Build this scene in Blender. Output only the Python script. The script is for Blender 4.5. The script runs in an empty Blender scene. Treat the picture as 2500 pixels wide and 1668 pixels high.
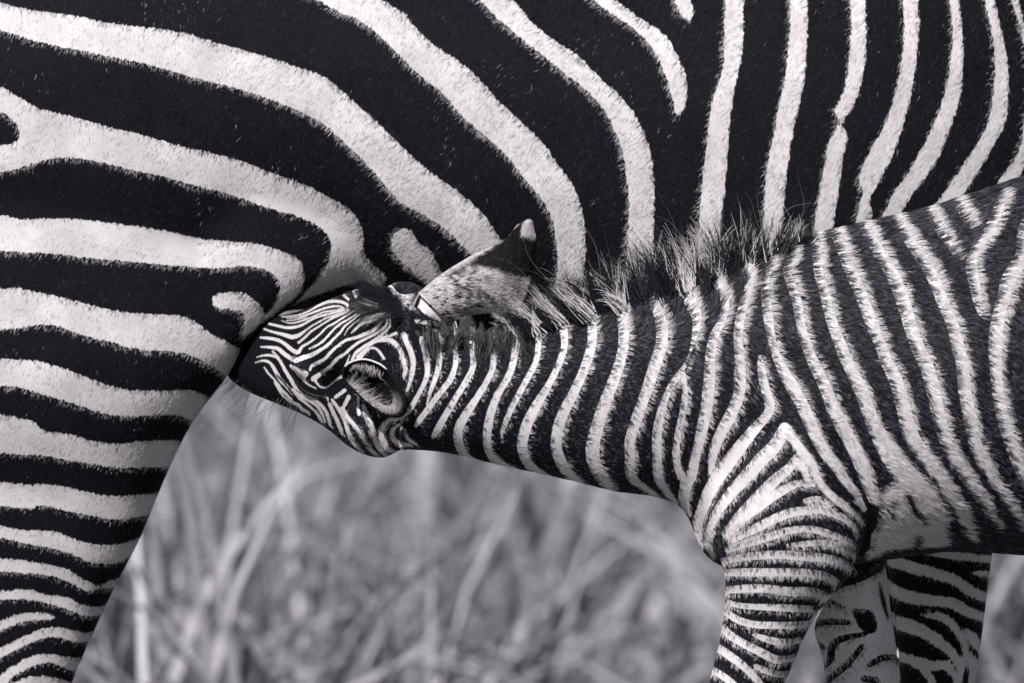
import bpy, bmesh, math
import numpy as np
from mathutils import Vector, kdtree

rng = np.random.default_rng(7)
scene = bpy.context.scene
COL = scene.collection

# ------------------------------------------------------------------ camera
S = 0.00045                      # metres per photograph pixel at the plane y = 0
CAM = np.array([0.0, -16.0, 1.50])
AIM = np.array([0.0, 0.0, 0.83])
FW = AIM - CAM; DIST = np.linalg.norm(FW); FW = FW / DIST
RT = np.array([1.0, 0, 0]); UP = np.cross(RT, FW)
cam_data = bpy.data.cameras.new("camera")
cam = bpy.data.objects.new("camera", cam_data); COL.objects.link(cam)
cam.location = CAM
cam.rotation_euler = (math.pi / 2 - math.asin(-FW[2]), 0, 0)
cam_data.sensor_width = 36.0
cam_data.lens = 36.0 * DIST / (2500 * S)
cam_data.clip_start = 0.5
cam_data.clip_end = 2000
cam_data.dof.use_dof = True
cam_data.dof.focus_distance = DIST - 0.16
cam_data.dof.aperture_fstop = cam_data.lens / 1000 / 0.078
scene.camera = cam

# ------------------------------------------------------------------ sky, sun, exposure
SUN_DIR = Vector((-0.36, -0.74, 0.80)).normalized()       # towards the sun
world = bpy.data.worlds.new("World"); scene.world = world
world.use_nodes = True
wn, wl = world.node_tree.nodes, world.node_tree.links
wn.clear()
sky = wn.new("ShaderNodeTexSky"); sky.sky_type = 'NISHITA'; sky.sun_disc = False
sky.sun_elevation = math.asin(SUN_DIR.z)
sky.sun_rotation = math.atan2(SUN_DIR.x, SUN_DIR.y)
hs = wn.new("ShaderNodeHueSaturation"); hs.inputs['Saturation'].default_value = 0.32
bg = wn.new("ShaderNodeBackground"); bg.inputs['Strength'].default_value = 0.05
wo = wn.new("ShaderNodeOutputWorld")
wl.new(sky.outputs[0], hs.inputs['Color']); wl.new(hs.outputs[0], bg.inputs['Color'])
wl.new(bg.outputs[0], wo.inputs['Surface'])
sun_d = bpy.data.lights.new("sun", 'SUN'); sun_d.energy = 5.0; sun_d.angle = math.radians(0.6)
sun_d.color = (1.0, 0.975, 0.965)
sun = bpy.data.objects.new("sun", sun_d); COL.objects.link(sun)
sun.rotation_euler = SUN_DIR.to_track_quat('Z', 'Y').to_euler()
vs = scene.view_settings
vs.view_transform = 'Standard'; vs.look = 'None'; vs.exposure = 0.12; vs.gamma = 1.0
scene.cycles.use_denoising = True
scene.cycles.max_bounces = 6
try:
    scene.cycles_curves.shape = 'RIBBONS'
except Exception:
    pass

# ------------------------------------------------------------------ geometry helpers
def P(X, Y, y):
    """a point of the place at depth y, given by where it is seen in the photograph"""
    d = FW + RT * ((X - 1250) * S / DIST) + UP * ((834 - Y) * S / DIST)
    return CAM + d * ((y - CAM[1]) / d[1])

def PA(XY, y):
    XY = np.asarray(XY, float); y = np.broadcast_to(np.asarray(y, float), (len(XY),))
    d = FW[None] + RT[None] * ((XY[:, 0:1] - 1250) * S / DIST) + UP[None] * ((834 - XY[:, 1:2]) * S / DIST)
    return CAM[None] + d * ((y - CAM[1]) / d[:, 1])[:, None]

def flank_coords(V, y0):
    """side-on coordinates of body points: slide straight onto the flank plane y = y0 (parallel, not perspective)"""
    V = np.asarray(V, float)
    q = V + FW[None] * ((y0 - V[:, 1]) / FW[1])[:, None]
    r = q - CAM
    t = r @ FW
    return np.stack([1250 + (r @ RT) / t * DIST / S, 834 - (r @ UP) / t * DIST / S], 1)

def catmull(pts, n, closed=False):
    pts = np.asarray(pts, float); m = len(pts)
    if m < 3 and not closed:
        t = np.linspace(0, 1, n + 1)[:, None]
        return pts[0] * (1 - t) + pts[-1] * t
    out = []
    segs = m if closed else m - 1
    for i in range(segs):
        if closed:
            a, b, c, d = pts[(i - 1) % m], pts[i], pts[(i + 1) % m], pts[(i + 2) % m]
        else:
            b, c = pts[i], pts[i + 1]
            a = pts[i - 1] if i > 0 else 2 * b - c
            d = pts[i + 2] if i + 2 < m else 2 * c - b
        t = np.linspace(0, 1, n, endpoint=False)[:, None]
        out.append(0.5 * ((2 * b) + (c - a) * t + (2 * a - 5 * b + 4 * c - d) * t * t + (3 * b - a - 3 * c + d) * t ** 3))
    out = np.concatenate(out)
    if not closed:
        out = np.vstack([out, pts[-1]])
    return out

def new_mesh_obj(name, verts, faces, mat=None, parent=None, smooth=True):
    me = bpy.data.meshes.new(name)
    me.from_pydata([tuple(v) for v in verts], [], faces)
    me.update()
    if smooth:
        me.polygons.foreach_set("use_smooth", np.ones(len(me.polygons), bool))
    o = bpy.data.objects.new(name, me); COL.objects.link(o)
    if mat: me.materials.append(mat)
    if parent: o.parent = parent
    return o

class Parts:
    """collects closed lofts that grow together into one body surface"""
    def __init__(self): self.v = []; self.f = []
    def add(self, V, F):
        b = sum(len(a) for a in self.v)
        self.v.append(np.asarray(V)); self.f += [tuple(b + i for i in f) for f in F]
    def loft(self, secs, seg=36, sub=6, power=2.0):
        # section: (end point A, end point B, depth centre, half depth)
        rows = np.array([[a[0], a[1], b[0], b[1], yc, hd] for a, b, yc, hd in secs], float)
        rows = catmull(rows, sub)
        th = np.linspace(0, 2 * math.pi, seg, endpoint=False)
        c, s = np.cos(th), np.sin(th)
        c = np.sign(c) * np.abs(c) ** (2 / power); s = np.sign(s) * np.abs(s) ** (2 / power)
        V = []
        for r in rows:
            A = P(r[0], r[1], r[4]); B = P(r[2], r[3], r[4])
            m = (A + B) / 2; h = (A - B) / 2
            V.append(m[None] + h[None] * c[:, None] + np.array([0, 1.0, 0])[None] * (s * r[5])[:, None])
        n = len(V); V = np.concatenate(V)
        F = []
        for i in range(n - 1):
            for j in range(seg):
                k = (j + 1) % seg
                F.append((i * seg + j, i * seg + k, (i + 1) * seg + k, (i + 1) * seg + j))
        F.append(tuple(range(seg - 1, -1, -1))); F.append(tuple((n - 1) * seg + j for j in range(seg)))
        V[:, 2] = np.maximum(V[:, 2], 0.0)
        self.add(V, F)
    def ball(self, X, Y, y, rx, rz, ry, tilt=0.0):
        bm = bmesh.new(); bmesh.ops.create_icosphere(bm, subdivisions=3, radius=1.0)
        V = np.array([v.co[:] for v in bm.verts]); F = [tuple(v.index for v in f.verts) for f in bm.faces]
        bm.free()
        V = V * np.array([rx * S, ry, rz * S])
        ct, st = math.cos(tilt), math.sin(tilt)
        V = np.stack([V[:, 0] * ct - V[:, 2] * st, V[:, 1], V[:, 0] * st + V[:, 2] * ct], 1)
        self.add(V + P(X, Y, y)[None], F)
    def grow(self, voxel, smooth_iter):
        V = np.concatenate(self.v)
        o = new_mesh_obj("grow", V, self.f)
        bm = bmesh.new(); bm.from_mesh(o.data); bmesh.ops.recalc_face_normals(bm, faces=bm.faces); bm.to_mesh(o.data); bm.free()
        m = o.modifiers.new("r", 'REMESH'); m.mode = 'VOXEL'; m.voxel_size = voxel
        sm = o.modifiers.new("s", 'SMOOTH'); sm.factor = 0.5; sm.iterations = smooth_iter
        dg = bpy.context.evaluated_depsgraph_get()
        me = bpy.data.meshes.new_from_object(o.evaluated_get(dg))
        old = o.data; bpy.data.objects.remove(o); bpy.data.meshes.remove(old)
        return me

# ------------------------------------------------------------------ coat pattern: traced stripes on the flank
K = 1000 / 2350.0
KH = 500 / 2347.0
def c1(l): return [(x * K, y * K) + tuple(np.array(r) * K) for x, y, *r in l]
def crop(ox, oy, k=K):
    return lambda l: [(ox + p[0] * k, oy + p[1] * k) + tuple(q * k for q in p[2:]) for p in l]
c1 = crop(0, 0); c2 = crop(750, 0); c3 = crop(1500, 0); c4 = crop(0, 500); c5 = crop(0, 1001)
c6 = crop(1500, 500); c7 = crop(1500, 1001); c8 = crop(900, 500)
h1 = crop(540, 660, KH); h2 = crop(540, 820, KH); h3 = crop(880, 520, KH)

class Coat:
    def __init__(self): self.items = []
    def band(self, U, L, e0=0, e1=0):                 # white between two edges; e0/e1: run on past the ends
        U = np.array(U, float); L = np.array(L, float)
        if e0:
            d = ((U[0] - U[1]) / np.linalg.norm(U[0] - U[1]) + (L[0] - L[1]) / np.linalg.norm(L[0] - L[1])) / 2
            U = np.vstack([U[0] + d * e0, U]); L = np.vstack([L[0] + d * e0, L])
        if e1:
            d = ((U[-1] - U[-2]) / np.linalg.norm(U[-1] - U[-2]) + (L[-1] - L[-2]) / np.linalg.norm(L[-1] - L[-2])) / 2
            U = np.vstack([U, U[-1] + d * e1]); L = np.vstack([L, L[-1] + d * e1])
        self.items.append(('p', 1, np.vstack([catmull(U, 4), catmull(L, 4)[::-1]])))
    def poly(self, pts, white=True):
        self.items.append(('p', 1 if white else -1, catmull(np.array(pts, float), 4, True)))
    def stroke(self, pts, white=True, grow=0.0):
        a = np.array(pts, float)
        if len(a) > 2: a = catmull(a, 4)
        a[:, 2] = np.maximum(a[:, 2], 0.5) / 2 + grow
        self.items.append(('s', 1 if white else -1, a))
    def eval(self, XY, margin=14.0):
        v = np.full(len(XY), -margin)
        order = np.argsort(XY[:, 0]); xs = XY[order, 0]
        for kind, sign, a in self.items:
            pad = margin + (a[:, 2].max() if kind == 's' else 0)
            lo = np.searchsorted(xs, a[:, 0].min() - pad); hi = np.searchsorted(xs, a[:, 0].max() + pad)
            idx = order[lo:hi]
            yy = XY[idx, 1]
            idx = idx[(yy > a[:, 1].min() - pad) & (yy < a[:, 1].max() + pad)]
            if len(idx) == 0: continue
            q = XY[idx]
            if kind == 's':
                best = np.full(len(q), -1e9)
                for i in range(len(a) - 1):
                    p0, p1 = a[i, :2], a[i + 1, :2]; d = p1 - p0
                    t = np.clip(((q - p0) @ d) / max(d @ d, 1e-9), 0, 1)
                    e = q - p0 - t[:, None] * d
                    best = np.maximum(best, a[i, 2] * (1 - t) + a[i + 1, 2] * t - np.sqrt((e * e).sum(1)))
                sd = best
            else:
                d2 = np.full(len(q), 1e18); ins = np.zeros(len(q), bool)
                n = len(a)
                for i in range(n):
                    p0, p1 = a[i], a[(i + 1) % n]; d = p1 - p0
                    t = np.clip(((q - p0) @ d) / max(d @ d, 1e-9), 0, 1)
                    e = q - p0 - t[:, None] * d
                    d2 = np.minimum(d2, (e * e).sum(1))
                    cr = (p0[1] > q[:, 1]) != (p1[1] > q[:, 1])
                    if cr.any():
                        xi = p0[0] + (q[:, 1] - p0[1]) * (d[0] / (d[1] if abs(d[1]) > 1e-9 else 1e-9))
                        ins ^= cr & (q[:, 0] < xi)
                sd = np.where(ins, 1, -1) * np.sqrt(d2)
            if sign > 0: v[idx] = np.maximum(v[idx], sd)
            else: v[idx] = np.minimum(v[idx], -sd)
        return np.clip(v, -margin, margin)

adult = Coat()
adult.band(c1([(0,15),(200,60),(450,95),(600,130),(850,160),(1050,190),(1250,250),(1500,320),(1750,400)]) + c2([(120,455),(260,580),(420,720),(580,880),(720,1000),(850,1090),(1000,1220),(1120,1385),(1250,1560)]),
           c1([(0,175),(200,235),(450,290),(700,340),(900,385),(1150,455),(1400,520),(1650,610),(1850,710)]) + c2([(280,880),(420,1030),(520,1150),(640,1220),(760,1290),(860,1380),(950,1470),(1100,1660)]), e0=480)
adult.band(c2([(430,0),(540,80),(640,180),(720,255),(820,320),(950,420),(1060,540),(1180,660),(1330,800),(1440,950),(1530,1080),(1580,1230),(1595,1370),(1585,1567),(1560,1700)]),
           c2([(60,0),(250,90),(400,190),(530,320),(640,430),(760,520),(900,680),(1020,780),(1150,900),(1250,1030),(1340,1140),(1400,1250),(1430,1380),(1435,1567),(1400,1700)]), e0=900, e1=300)
adult.band(c2([(1180,0),(1280,120),(1400,220),(1550,320),(1680,450),(1810,570),(1890,680),(1950,820),(1980,960),(1990,1150),(1985,1350),(1980,1567),(1975,1750)]),
           c2([(990,0),(1100,110),(1250,240),(1400,360),(1550,480),(1680,600),(1760,740),(1810,880),(1835,1050),(1845,1200),(1835,1400),(1825,1567),(1800,1750)]), e0=700, e1=300)
adult.band(c2([(1770,0),(1900,100),(2010,170),(2080,240),(2130,340),(2170,430),(2180,520),(2170,600),(2130,672)]),
           c2([(1640,0),(1750,80),(1880,170),(1960,250),(2020,350),(2060,450),(2090,560),(2110,640),(2128,672)]), e0=600)
adult.band(c2([(2200,0),(2210,60),(2195,132)]), c2([(2110,0),(2140,70),(2190,132)]), e0=400)
adult.band(c3([(740,0),(742,180),(725,350),(690,500),(665,650),(650,800),(645,950),(630,1100),(610,1250),(600,1400),(590,1600)]),
           c3([(635,0),(630,200),(620,400),(570,540),(545,680),(525,850),(505,1020),(490,1150),(485,1300),(480,1450),(470,1600)]), e0=400, e1=300)
adult.band(c3([(1110,0),(1105,250),(1085,480),(1045,650),(1015,800),(1000,900),(980,1050),(965,1250),(940,1500)]),
           c3([(1010,0),(1005,200),(985,400),(945,600),(910,780),(880,930),(860,1100),(850,1300),(830,1500)]), e0=400, e1=300)
adult.band(c3([(1440,0),(1445,200),(1430,400),(1390,560),(1340,650),(1305,695),(1300,720),(1325,760),(1335,810),(1310,900),(1290,1050),(1265,1200),(1240,1400)]),
           c3([(1355,0),(1360,180),(1340,400),(1310,540),(1265,620),(1275,660),(1285,690),(1270,740),(1230,820),(1205,950),(1175,1100),(1150,1250),(1130,1400)]), e0=400, e1=300)
adult.band(c3([(1745,0),(1750,150),(1730,350),(1700,550),(1650,730),(1600,880),(1540,1000),(1490,1090),(1470,1130),(1475,1240),(1480,1400)]),
           c3([(1660,0),(1665,180),(1640,400),(1600,580),(1545,720),(1470,860),(1415,970),(1405,1050),(1425,1110),(1400,1180),(1380,1300),(1370,1400)]), e0=400, e1=300)
adult.band(c3([(1985,0),(2003,180),(2003,380),(1985,560),(1930,720),(1870,880),(1780,1020),(1700,1130),(1640,1230),(1560,1400)]),
           c3([(1930,0),(1945,200),(1925,400),(1890,560),(1830,720),(1750,880),(1680,1000),(1600,1110),(1555,1200),(1480,1350)]), e0=400, e1=300)
adult.band(c3([(2190,0),(2225,150),(2255,300),(2268,450),(2262,620),(2230,740),(2150,880),(2080,1000),(2020,1090),(1950,1200)]),
           c3([(2135,0),(2165,150),(2185,300),(2188,450),(2175,580),(2140,720),(2060,860),(1980,980),(1890,1110),(1800,1230)]), e0=400, e1=300)
adult.band(c3([(2330,0),(2360,120),(2420,300),(2440,500),(2420,700),(2380,900),(2330,1010),(2250,1150)]),
           c3([(2290,0),(2330,110),(2350,200),(2380,400),(2370,600),(2340,820),(2290,930),(2150,1120)]), e0=400, e1=300)
for k in range(1, 19):
    o = 175 * k
    adult.band(c3([(2330+o,-300),(2400+o,100),(2450+o,500),(2430+o,800),(2330+o,1150),(2200+o,1500)]),
               c3([(2260+o,-300),(2330+o,100),(2385+o,500),(2350+o,800),(2250+o,1150),(2110+o,1500)]), e0=620, e1=100)
adult.band(c1([(-1150,100),(-700,270),(-200,420),(0,495),(130,570),(230,625),(450,680),(620,730),(800,770),(1000,830),(1250,890),(1400,930),(1550,990),(1750,1060),(1900,1140),(2000,1200),(2060,1270),(2085,1350),(2085,1445)]) + c4([(2130,335),(2200,395),(2215,420),(2190,480),(2180,620)]),
           c1([(-1150,820),(-700,930),(-200,990),(0,990),(150,955),(260,920),(400,905),(600,935),(750,975),(950,1015),(1100,1060),(1300,1110),(1500,1180),(1700,1240),(1830,1300),(1890,1370),(1900,1430),(1885,1500)]) + c4([(1840,400),(1790,460),(1735,520),(1700,570),(1670,620)]))
adult.poly(c1([(-500,600),(-50,640),(40,665),(90,710),(118,770),(100,810),(50,830),(-50,835),(-500,860)]), False)
adult.poly(c2([(500,1350),(540,1310),(590,1320),(640,1390),(710,1440),(740,1500),(775,1575),(850,1700),(960,1850),(950,1920),(880,1900),(840,1800),(720,1640),(620,1567),(540,1500),(490,1430),(485,1390)]))
adult.band(c4([(0,60),(130,85),(370,80),(550,95),(750,120),(950,150),(1150,195),(1350,215),(1500,230),(1650,280),(1710,310),(1740,380),(1745,440),(1715,505),(1640,570),(1560,640)]),
           c4([(0,260),(200,275),(350,285),(550,310),(800,330),(1000,350),(1250,365),(1380,350),(1500,365),(1570,400),(1605,460),(1600,520),(1570,580),(1500,660)]), e0=480)
adult.poly(c4([(1215,550),(1235,520),(1300,503),(1380,505),(1450,540),(1500,590),(1512,630),(1490,680),(1440,730),(1400,755),(1380,750),(1400,690),(1400,640),(1380,610),(1320,600),(1250,590),(1220,575)]))
adult.band(c4([(0,480),(120,485),(300,520),(500,570),(700,615),(900,630),(1050,640),(1130,680),(1200,735),(1300,790),(1375,830),(1440,860)]),
           c4([(0,715),(150,700),(300,690),(450,740),(600,780),(800,830),(950,840),(1080,860),(1200,920),(1260,960),(1330,1010)]), e0=480)
adult.band(c4([(0,885),(200,895),(330,930),(450,970),(600,1030),(750,1065),(900,1070),(1050,1065),(1120,1075),(1200,1110),(1260,1130)]),
           c4([(0,1040),(100,1045),(200,1075),(350,1120),(480,1160),(600,1200),(750,1215),(900,1205),(1000,1205),(1060,1225),(1110,1250),(1170,1275)]), e0=480)
adult.band(c4([(0,1205),(100,1225),(190,1240),(240,1290),(400,1320),(550,1360),(680,1375),(800,1360),(950,1355),(1040,1360),(1120,1365)]),
           c4([(0,1425),(200,1435),(350,1460),(500,1485),(650,1510),(800,1510),(960,1510),(1050,1515)]), e0=480)
adult.band(c5([(0,415),(170,435),(220,428),(350,440),(480,470),(620,495),(750,495),(850,485),(910,475),(990,455)]),
           c5([(0,555),(150,565),(240,550),(350,575),(500,605),(600,625),(700,630),(800,615),(870,600),(960,570)]), e0=800)
adult.band(c5([(0,670),(100,690),(250,695),(330,710),(450,755),(560,780),(650,780),(750,755),(820,720),(900,680)]),
           c5([(0,740),(120,765),(250,790),(400,830),(500,875),(570,885),(650,885),(740,845),(790,800),(870,760)]), e0=700)
adult.band(c5([(0,855),(130,870),(280,895),(380,920),(450,970),(540,1010),(570,1015)]),
           c5([(0,930),(150,940),(300,960),(400,1000),(460,1035),(510,1045),(570,1020)]), e0=600)
adult.stroke(c5([(575,1020,20),(620,1010,40),(690,985,35)]))
adult.band(c5([(0,1045),(150,1035),(250,1065),(380,1085),(440,1120),(520,1140),(600,1130),(660,1105)]),
           c5([(0,1095),(120,1095),(200,1100),(330,1135),(420,1170),(500,1195),(570,1180),(640,1160)]), e0=500)
adult.band(c5([(0,1215),(100,1180),(180,1170),(260,1175),(310,1198)]), c5([(0,1270),(60,1240),(150,1215),(250,1210),(310,1202)]), e0=400)
adult.band(c5([(0,1370),(100,1320),(200,1275),(300,1255),(400,1275),(480,1290),(560,1275)]),
           c5([(0,1425),(80,1385),(180,1335),(300,1310),(380,1330),(440,1345),(530,1335)]), e0=300)
adult.band(c5([(0,1520),(80,1470),(170,1420),(280,1410),(380,1430),(500,1440)]),
           c5([(0,1600),(60,1540),(130,1500),(200,1470),(280,1460),(350,1490),(420,1515),(500,1520)]), e0=200)
for k in range(25):
    y = 1600 + 90 * k
    adult.stroke(c5([(-500, y + 120, 45), (-100, y + 60, 50), (150, y - 30, 50), (300, y - 30, 45), (420, y + 10, 40), (560, y, 40)]))
adult.poly([(560,850),(676,785),(723,746),(787,724),(840,705),(900,700),(1000,720),(1000,830),(700,900),(560,960)][::1] and [(590,850),(676,781),(723,738),(787,714),(840,696),(900,690),(960,760),(900,830),(700,880),(600,880)], False)  # deep shade under the flank fold, painted black into the coat
# foreleg
for st in ([(1560,860,60),(1700,905,65),(1850,945,60),(1970,985,60),(2060,1050,60),(2150,1085,50)],
           [(1540,980,50),(1640,1060,70),(1750,1090,70),(1850,1105,60),(1950,1115,60),(2030,1160,60),(2130,1200,50)],
           [(1790,1185,25),(1860,1190,45),(1930,1220,50),(1990,1290,45),(2030,1380,35),(2010,1500,30),(2000,1567,25)],
           [(1560,1210,60),(1700,1250,80),(1800,1290,70),(1900,1360,60),(1960,1420,45),(2010,1500,40)],
           [(1590,1420,60),(1700,1440,55),(1830,1475,55),(1920,1480,50),(1970,1540,40),(1990,1620,30)],
           [(1700,1440,50),(1780,1490,50),(1840,1580,40)], [(2070,940,20),(2130,950,35),(2190,955,30)],
           [(2030,1270,20),(2070,1320,60),(2130,1390,50)], [(1800,820,30),(1950,840,45),(2220,870,40)], [(2050,1420,40),(2080,1480,70),(2070,1600,40)]):
    adult.stroke(c7(st))
for k in range(20):
    y = 1680 + 100 * k
    adult.stroke(c7([(1560, y - 20, 45), (1750, y, 50), (1900, y + 20, 45), (2150, y, 45)]))

foal = Coat()
FS = [c8([(305,770,40),(330,880,40),(335,980,35),(290,1080,32),(230,1180,40),(150,1230,40)]),
 c8([(395,780,35),(405,900,40),(385,990,35),(350,1080,28),(335,1150,15)]),
 c8([(490,770,35),(500,900,35),(470,1000,40),(410,1080,40),(350,1160,40),(290,1240,40),(270,1270,25)]),
 c8([(590,770,40),(600,920,40),(560,1010,40),(500,1110,40),(440,1210,45),(390,1300,45),(370,1330,30)]),
 c8([(710,770,40),(715,920,40),(680,1010,40),(620,1110,45),(560,1200,55),(515,1290,60),(520,1380,60),(560,1450,50),(640,1500,40)]),
 c8([(840,750,45),(835,880,45),(800,990,45),(740,1090,45),(700,1200,55),(680,1320,55),(690,1420,50),(740,1480,55),(830,1530,45)]),
 c8([(975,720,40),(975,800,40),(960,900,40),(910,1000,40),(860,1090,40),(810,1190,40),(770,1290,30),(755,1350,15)]),
 c8([(1110,650,60),(1125,800,45),(1090,920,45),(1030,1040,45),(970,1140,60),(910,1260,70),(880,1380,65),(910,1480,60),(980,1550,60),(1080,1610,60)]),
 c8([(1265,600,60),(1285,750,60),(1260,880,60),(1210,1010,60),(1150,1130,65),(1100,1240,70),(1075,1370,70),(1100,1470,70),(1150,1550,65),(1240,1640,60)]),
 c8([(1440,540,75),(1465,700,70),(1455,850,65),(1410,1000,70),(1350,1150,75),(1310,1280,80),(1285,1400,85),(1300,1500,80),(1370,1620,70)]),
 c6([(160,420,40),(230,560,60),(270,680,75),(270,800,75),(230,930,75),(180,1080,70),(130,1220,70),(90,1350,65),(90,1470,65)]) + c7([(95,380,60),(160,440,50),(230,490,40)]),
 c6([(390,420,60),(440,560,80),(475,650,65),(460,760,40),(430,860,18),(400,930,30),(350,1000,40),(300,1090,45),(265,1200,55),(245,1320,60),(245,1450,60)]) + c7([(255,390,60),(300,470,50),(350,540,40)]),
 c6([(390,970,40),(405,1080,40),(390,1200,45),(365,1320,45),(355,1430,50)]) + c7([(370,350,50),(410,410,70),(400,500,70),(415,580,50)]),
 c6([(560,390,50),(620,500,60),(640,580,50),(610,680,50),(570,760,60),(550,880,65),(545,1000,75),(530,1150,75),(500,1300,70),(470,1430,60)]) + c7([(440,380,70),(410,430,70)]),
 c6([(725,300,60),(775,420,60),(765,510,55),(730,620,60),(710,740,60),(715,860,60),(720,980,75),(715,1080,70),(670,1200,75),(610,1310,70),(570,1420,60)]) + c7([(555,330,40),(545,370,25)]),
 c6([(835,860,20),(840,930,50),(860,1040,60),(890,1150,65),(870,1210,60),(800,1290,70),(720,1390,80)]) + c7([(640,320,85),(560,440,80),(510,560,70),(475,680,60),(495,770,35)]),
 c6([(975,1280,70),(920,1380,85),(850,1450,85)]) + c7([(800,330,85),(700,440,75),(620,540,65),(560,640,60),(530,740,50),(560,830,40)]),
 c6([(975,1280,70),(1040,1370,60),(1100,1450,60)]) + c7([(1130,310,60),(1160,390,50),(1210,460,50),(1290,530,50),(1370,590,40),(1420,640,35)]),
 c6([(870,200,60),(900,310,50),(880,400,40),(865,500,50),(880,620,65),(895,740,55),(920,840,55),(960,940,65),(1010,1030,80),(1060,1120,80),(1110,1230,80)]) + c7([(1190,220,75),(1260,310,70),(1320,400,60),(1380,480,50),(1430,570,40)]),
 c6([(1020,190,60),(1020,300,50),(990,370,45),(1020,470,60),(1050,570,60),(1070,700,60),(1100,800,65),(1140,910,70),(1190,1010,75),(1230,1110,80),(1270,1210,85)]) + c7([(1370,220,85),(1420,330,90),(1450,430,70),(1480,520,50)]),
 c6([(1140,150,50),(1165,290,60),(1175,400,60),(1210,520,65),(1230,620,65),(1270,740,70),(1310,850,75),(1360,960,75),(1410,1060,85),(1440,1150,85)]) + c7([(1490,100,90),(1550,210,110),(1620,320,130),(1700,420,150),(1790,520,130),(1850,620,100)]),
 c6([(1260,130,50),(1320,280,70),(1350,370,70),(1400,480,75),(1440,590,75),(1480,700,75),(1520,800,70),(1560,900,80),(1610,1010,85),(1640,1110,85)]) + c7([(1690,130,95),(1760,250,90),(1830,350,85),(1890,450,80),(1950,540,80),(2000,640,70),(2030,740,50)]),
 c6([(1410,70,60),(1480,200,70),(1530,290,80),(1590,390,80),(1630,490,85),(1670,610,85),(1700,720,80),(1740,830,85),(1790,940,85),(1820,1060,85)]) + c7([(1880,130,80),(1930,250,80),(1990,350,80),(2060,450,75),(2130,550,70),(2190,660,60)]),
 c6([(1590,30,60),(1660,150,65),(1720,240,70),(1790,350,75),(1840,450,75),(1880,560,75),(1930,680,75),(1960,800,80),(1990,920,80),(2000,1050,80)]) + c7([(2050,140,80),(2090,260,80),(2150,370,70),(2210,460,60),(2280,580,55),(2340,680,45)]),
 c6([(1780,-30,60),(1850,110,60),(1900,190,50),(1940,260,35),(1970,320,15)]),
 c6([(1970,-30,60),(2030,80,60),(2055,130,30)]),
 c6([(2240,-60,60),(2200,40,60),(2140,160,65),(2070,260,65),(2045,350,70),(2060,450,70),(2075,550,55),(2095,640,25)]),
 c6([(2440,-60,70),(2340,150,60),(2330,300,80),(2260,420,90),(2230,520,80),(2200,630,80),(2180,740,85),(2175,850,80),(2180,960,75),(2190,1080,75)]) + c7([(2230,80,80),(2270,200,75),(2310,310,75),(2360,420,70),(2420,560,50)]),
 # shoulder and foreleg
 c7([(1045,270,50),(1000,330,60),(930,390,70),(850,470,75),(760,560,70),(690,640,60),(630,710,40)]),
 c7([(1045,270,50),(1080,340,50),(1110,400,40)]),
 c7([(1140,430,30),(1050,420,45),(980,450,55),(900,500,60),(820,560,60),(740,620,55),(690,680,45),(650,730,30)]),
 c7([(1090,520,35),(1170,510,40),(1240,545,30)]),
 c7([(1390,700,30),(1340,640,40),(1270,600,50),(1180,570,55),(1100,575,55),(1000,590,60),(900,630,60),(800,680,60),(720,720,50),(660,760,30)]),
 c7([(650,800,45),(800,750,55),(900,720,55),(1000,690,48),(1100,680,42),(1200,700,50),(1290,730,45),(1370,765,38)]),
 c7([(990,775,30),(1100,765,40),(1200,760,40),(1300,785,40),(1380,835,35)]),
 c7([(630,865,45),(760,840,52),(880,830,55),(980,830,55),(1100,840,55),(1220,850,55),(1310,880,55),(1370,915,50)]),
 c7([(620,935,45),(750,930,55),(880,930,55),(1000,930,55),(1120,935,55),(1220,960,55),(1300,1010,50)]),
 c7([(610,1040,45),(750,1025,55),(880,1025,55),(1000,1040,60),(1100,1040,60),(1190,1060,55),(1250,1090,50)]),
 c7([(610,1090,36),(720,1122,38),(850,1130,44),(980,1135,48),(1090,1140,48),(1190,1150,45)]),
 c7([(600,1130,45),(700,1200,48),(800,1230,48),(920,1235,48),(1020,1235,48),(1110,1230,48),(1160,1210,40)]),
 c7([(800,1290,30),(860,1310,44),(940,1330,48),(1020,1330,44),(1100,1315,40)]),
 c7([(590,1210,55),(660,1290,55),(740,1340,52),(840,1390,55),(920,1430,55),(990,1430,48),(1060,1415,35)]),
 c7([(570,1350,55),(660,1410,55),(740,1470,52),(800,1530,48),(850,1590,45)]),
 c7([(810,1470,35),(880,1500,44),(960,1520,44),(1020,1510,35)]),
 c7([(540,1480,50),(640,1540,48),(720,1610,48)])]
for st in FS: foal.stroke(st, grow=-1.6)
for k in range(1, 12):
    o = 170 * k
    foal.stroke(c6([(2400+o,-120,70),(2340+o,150,60),(2300+o,400,80),(2220+o,740,85),(2220+o,1080,75)]) + c7([(2270+o,100,80),(2350+o,320,75),(2440+o,560,50)]))
foal.poly(c7([(1500,470),(1560,430),(1650,400),(1750,470),(1830,560),(1880,650),(1890,750),(1850,790),(1700,790),(1560,810),(1450,870),(1460,780),(1500,650),(1520,560)]))
for st in ([(1660,480,30),(1700,550,45),(1750,640,25)], [(1570,500,16),(1575,600,24)], [(1720,730,40),(1710,800,30)], [(1470,690,20),(1460,800,30)], [(1470,560,30),(1500,640,30),(1480,700,20)],
           [(2020,560,40),(2080,650,45),(2110,760,45)], [(2150,500,50),(2220,640,60),(2260,760,60)]):
    foal.stroke(c7(st), False)
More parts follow.
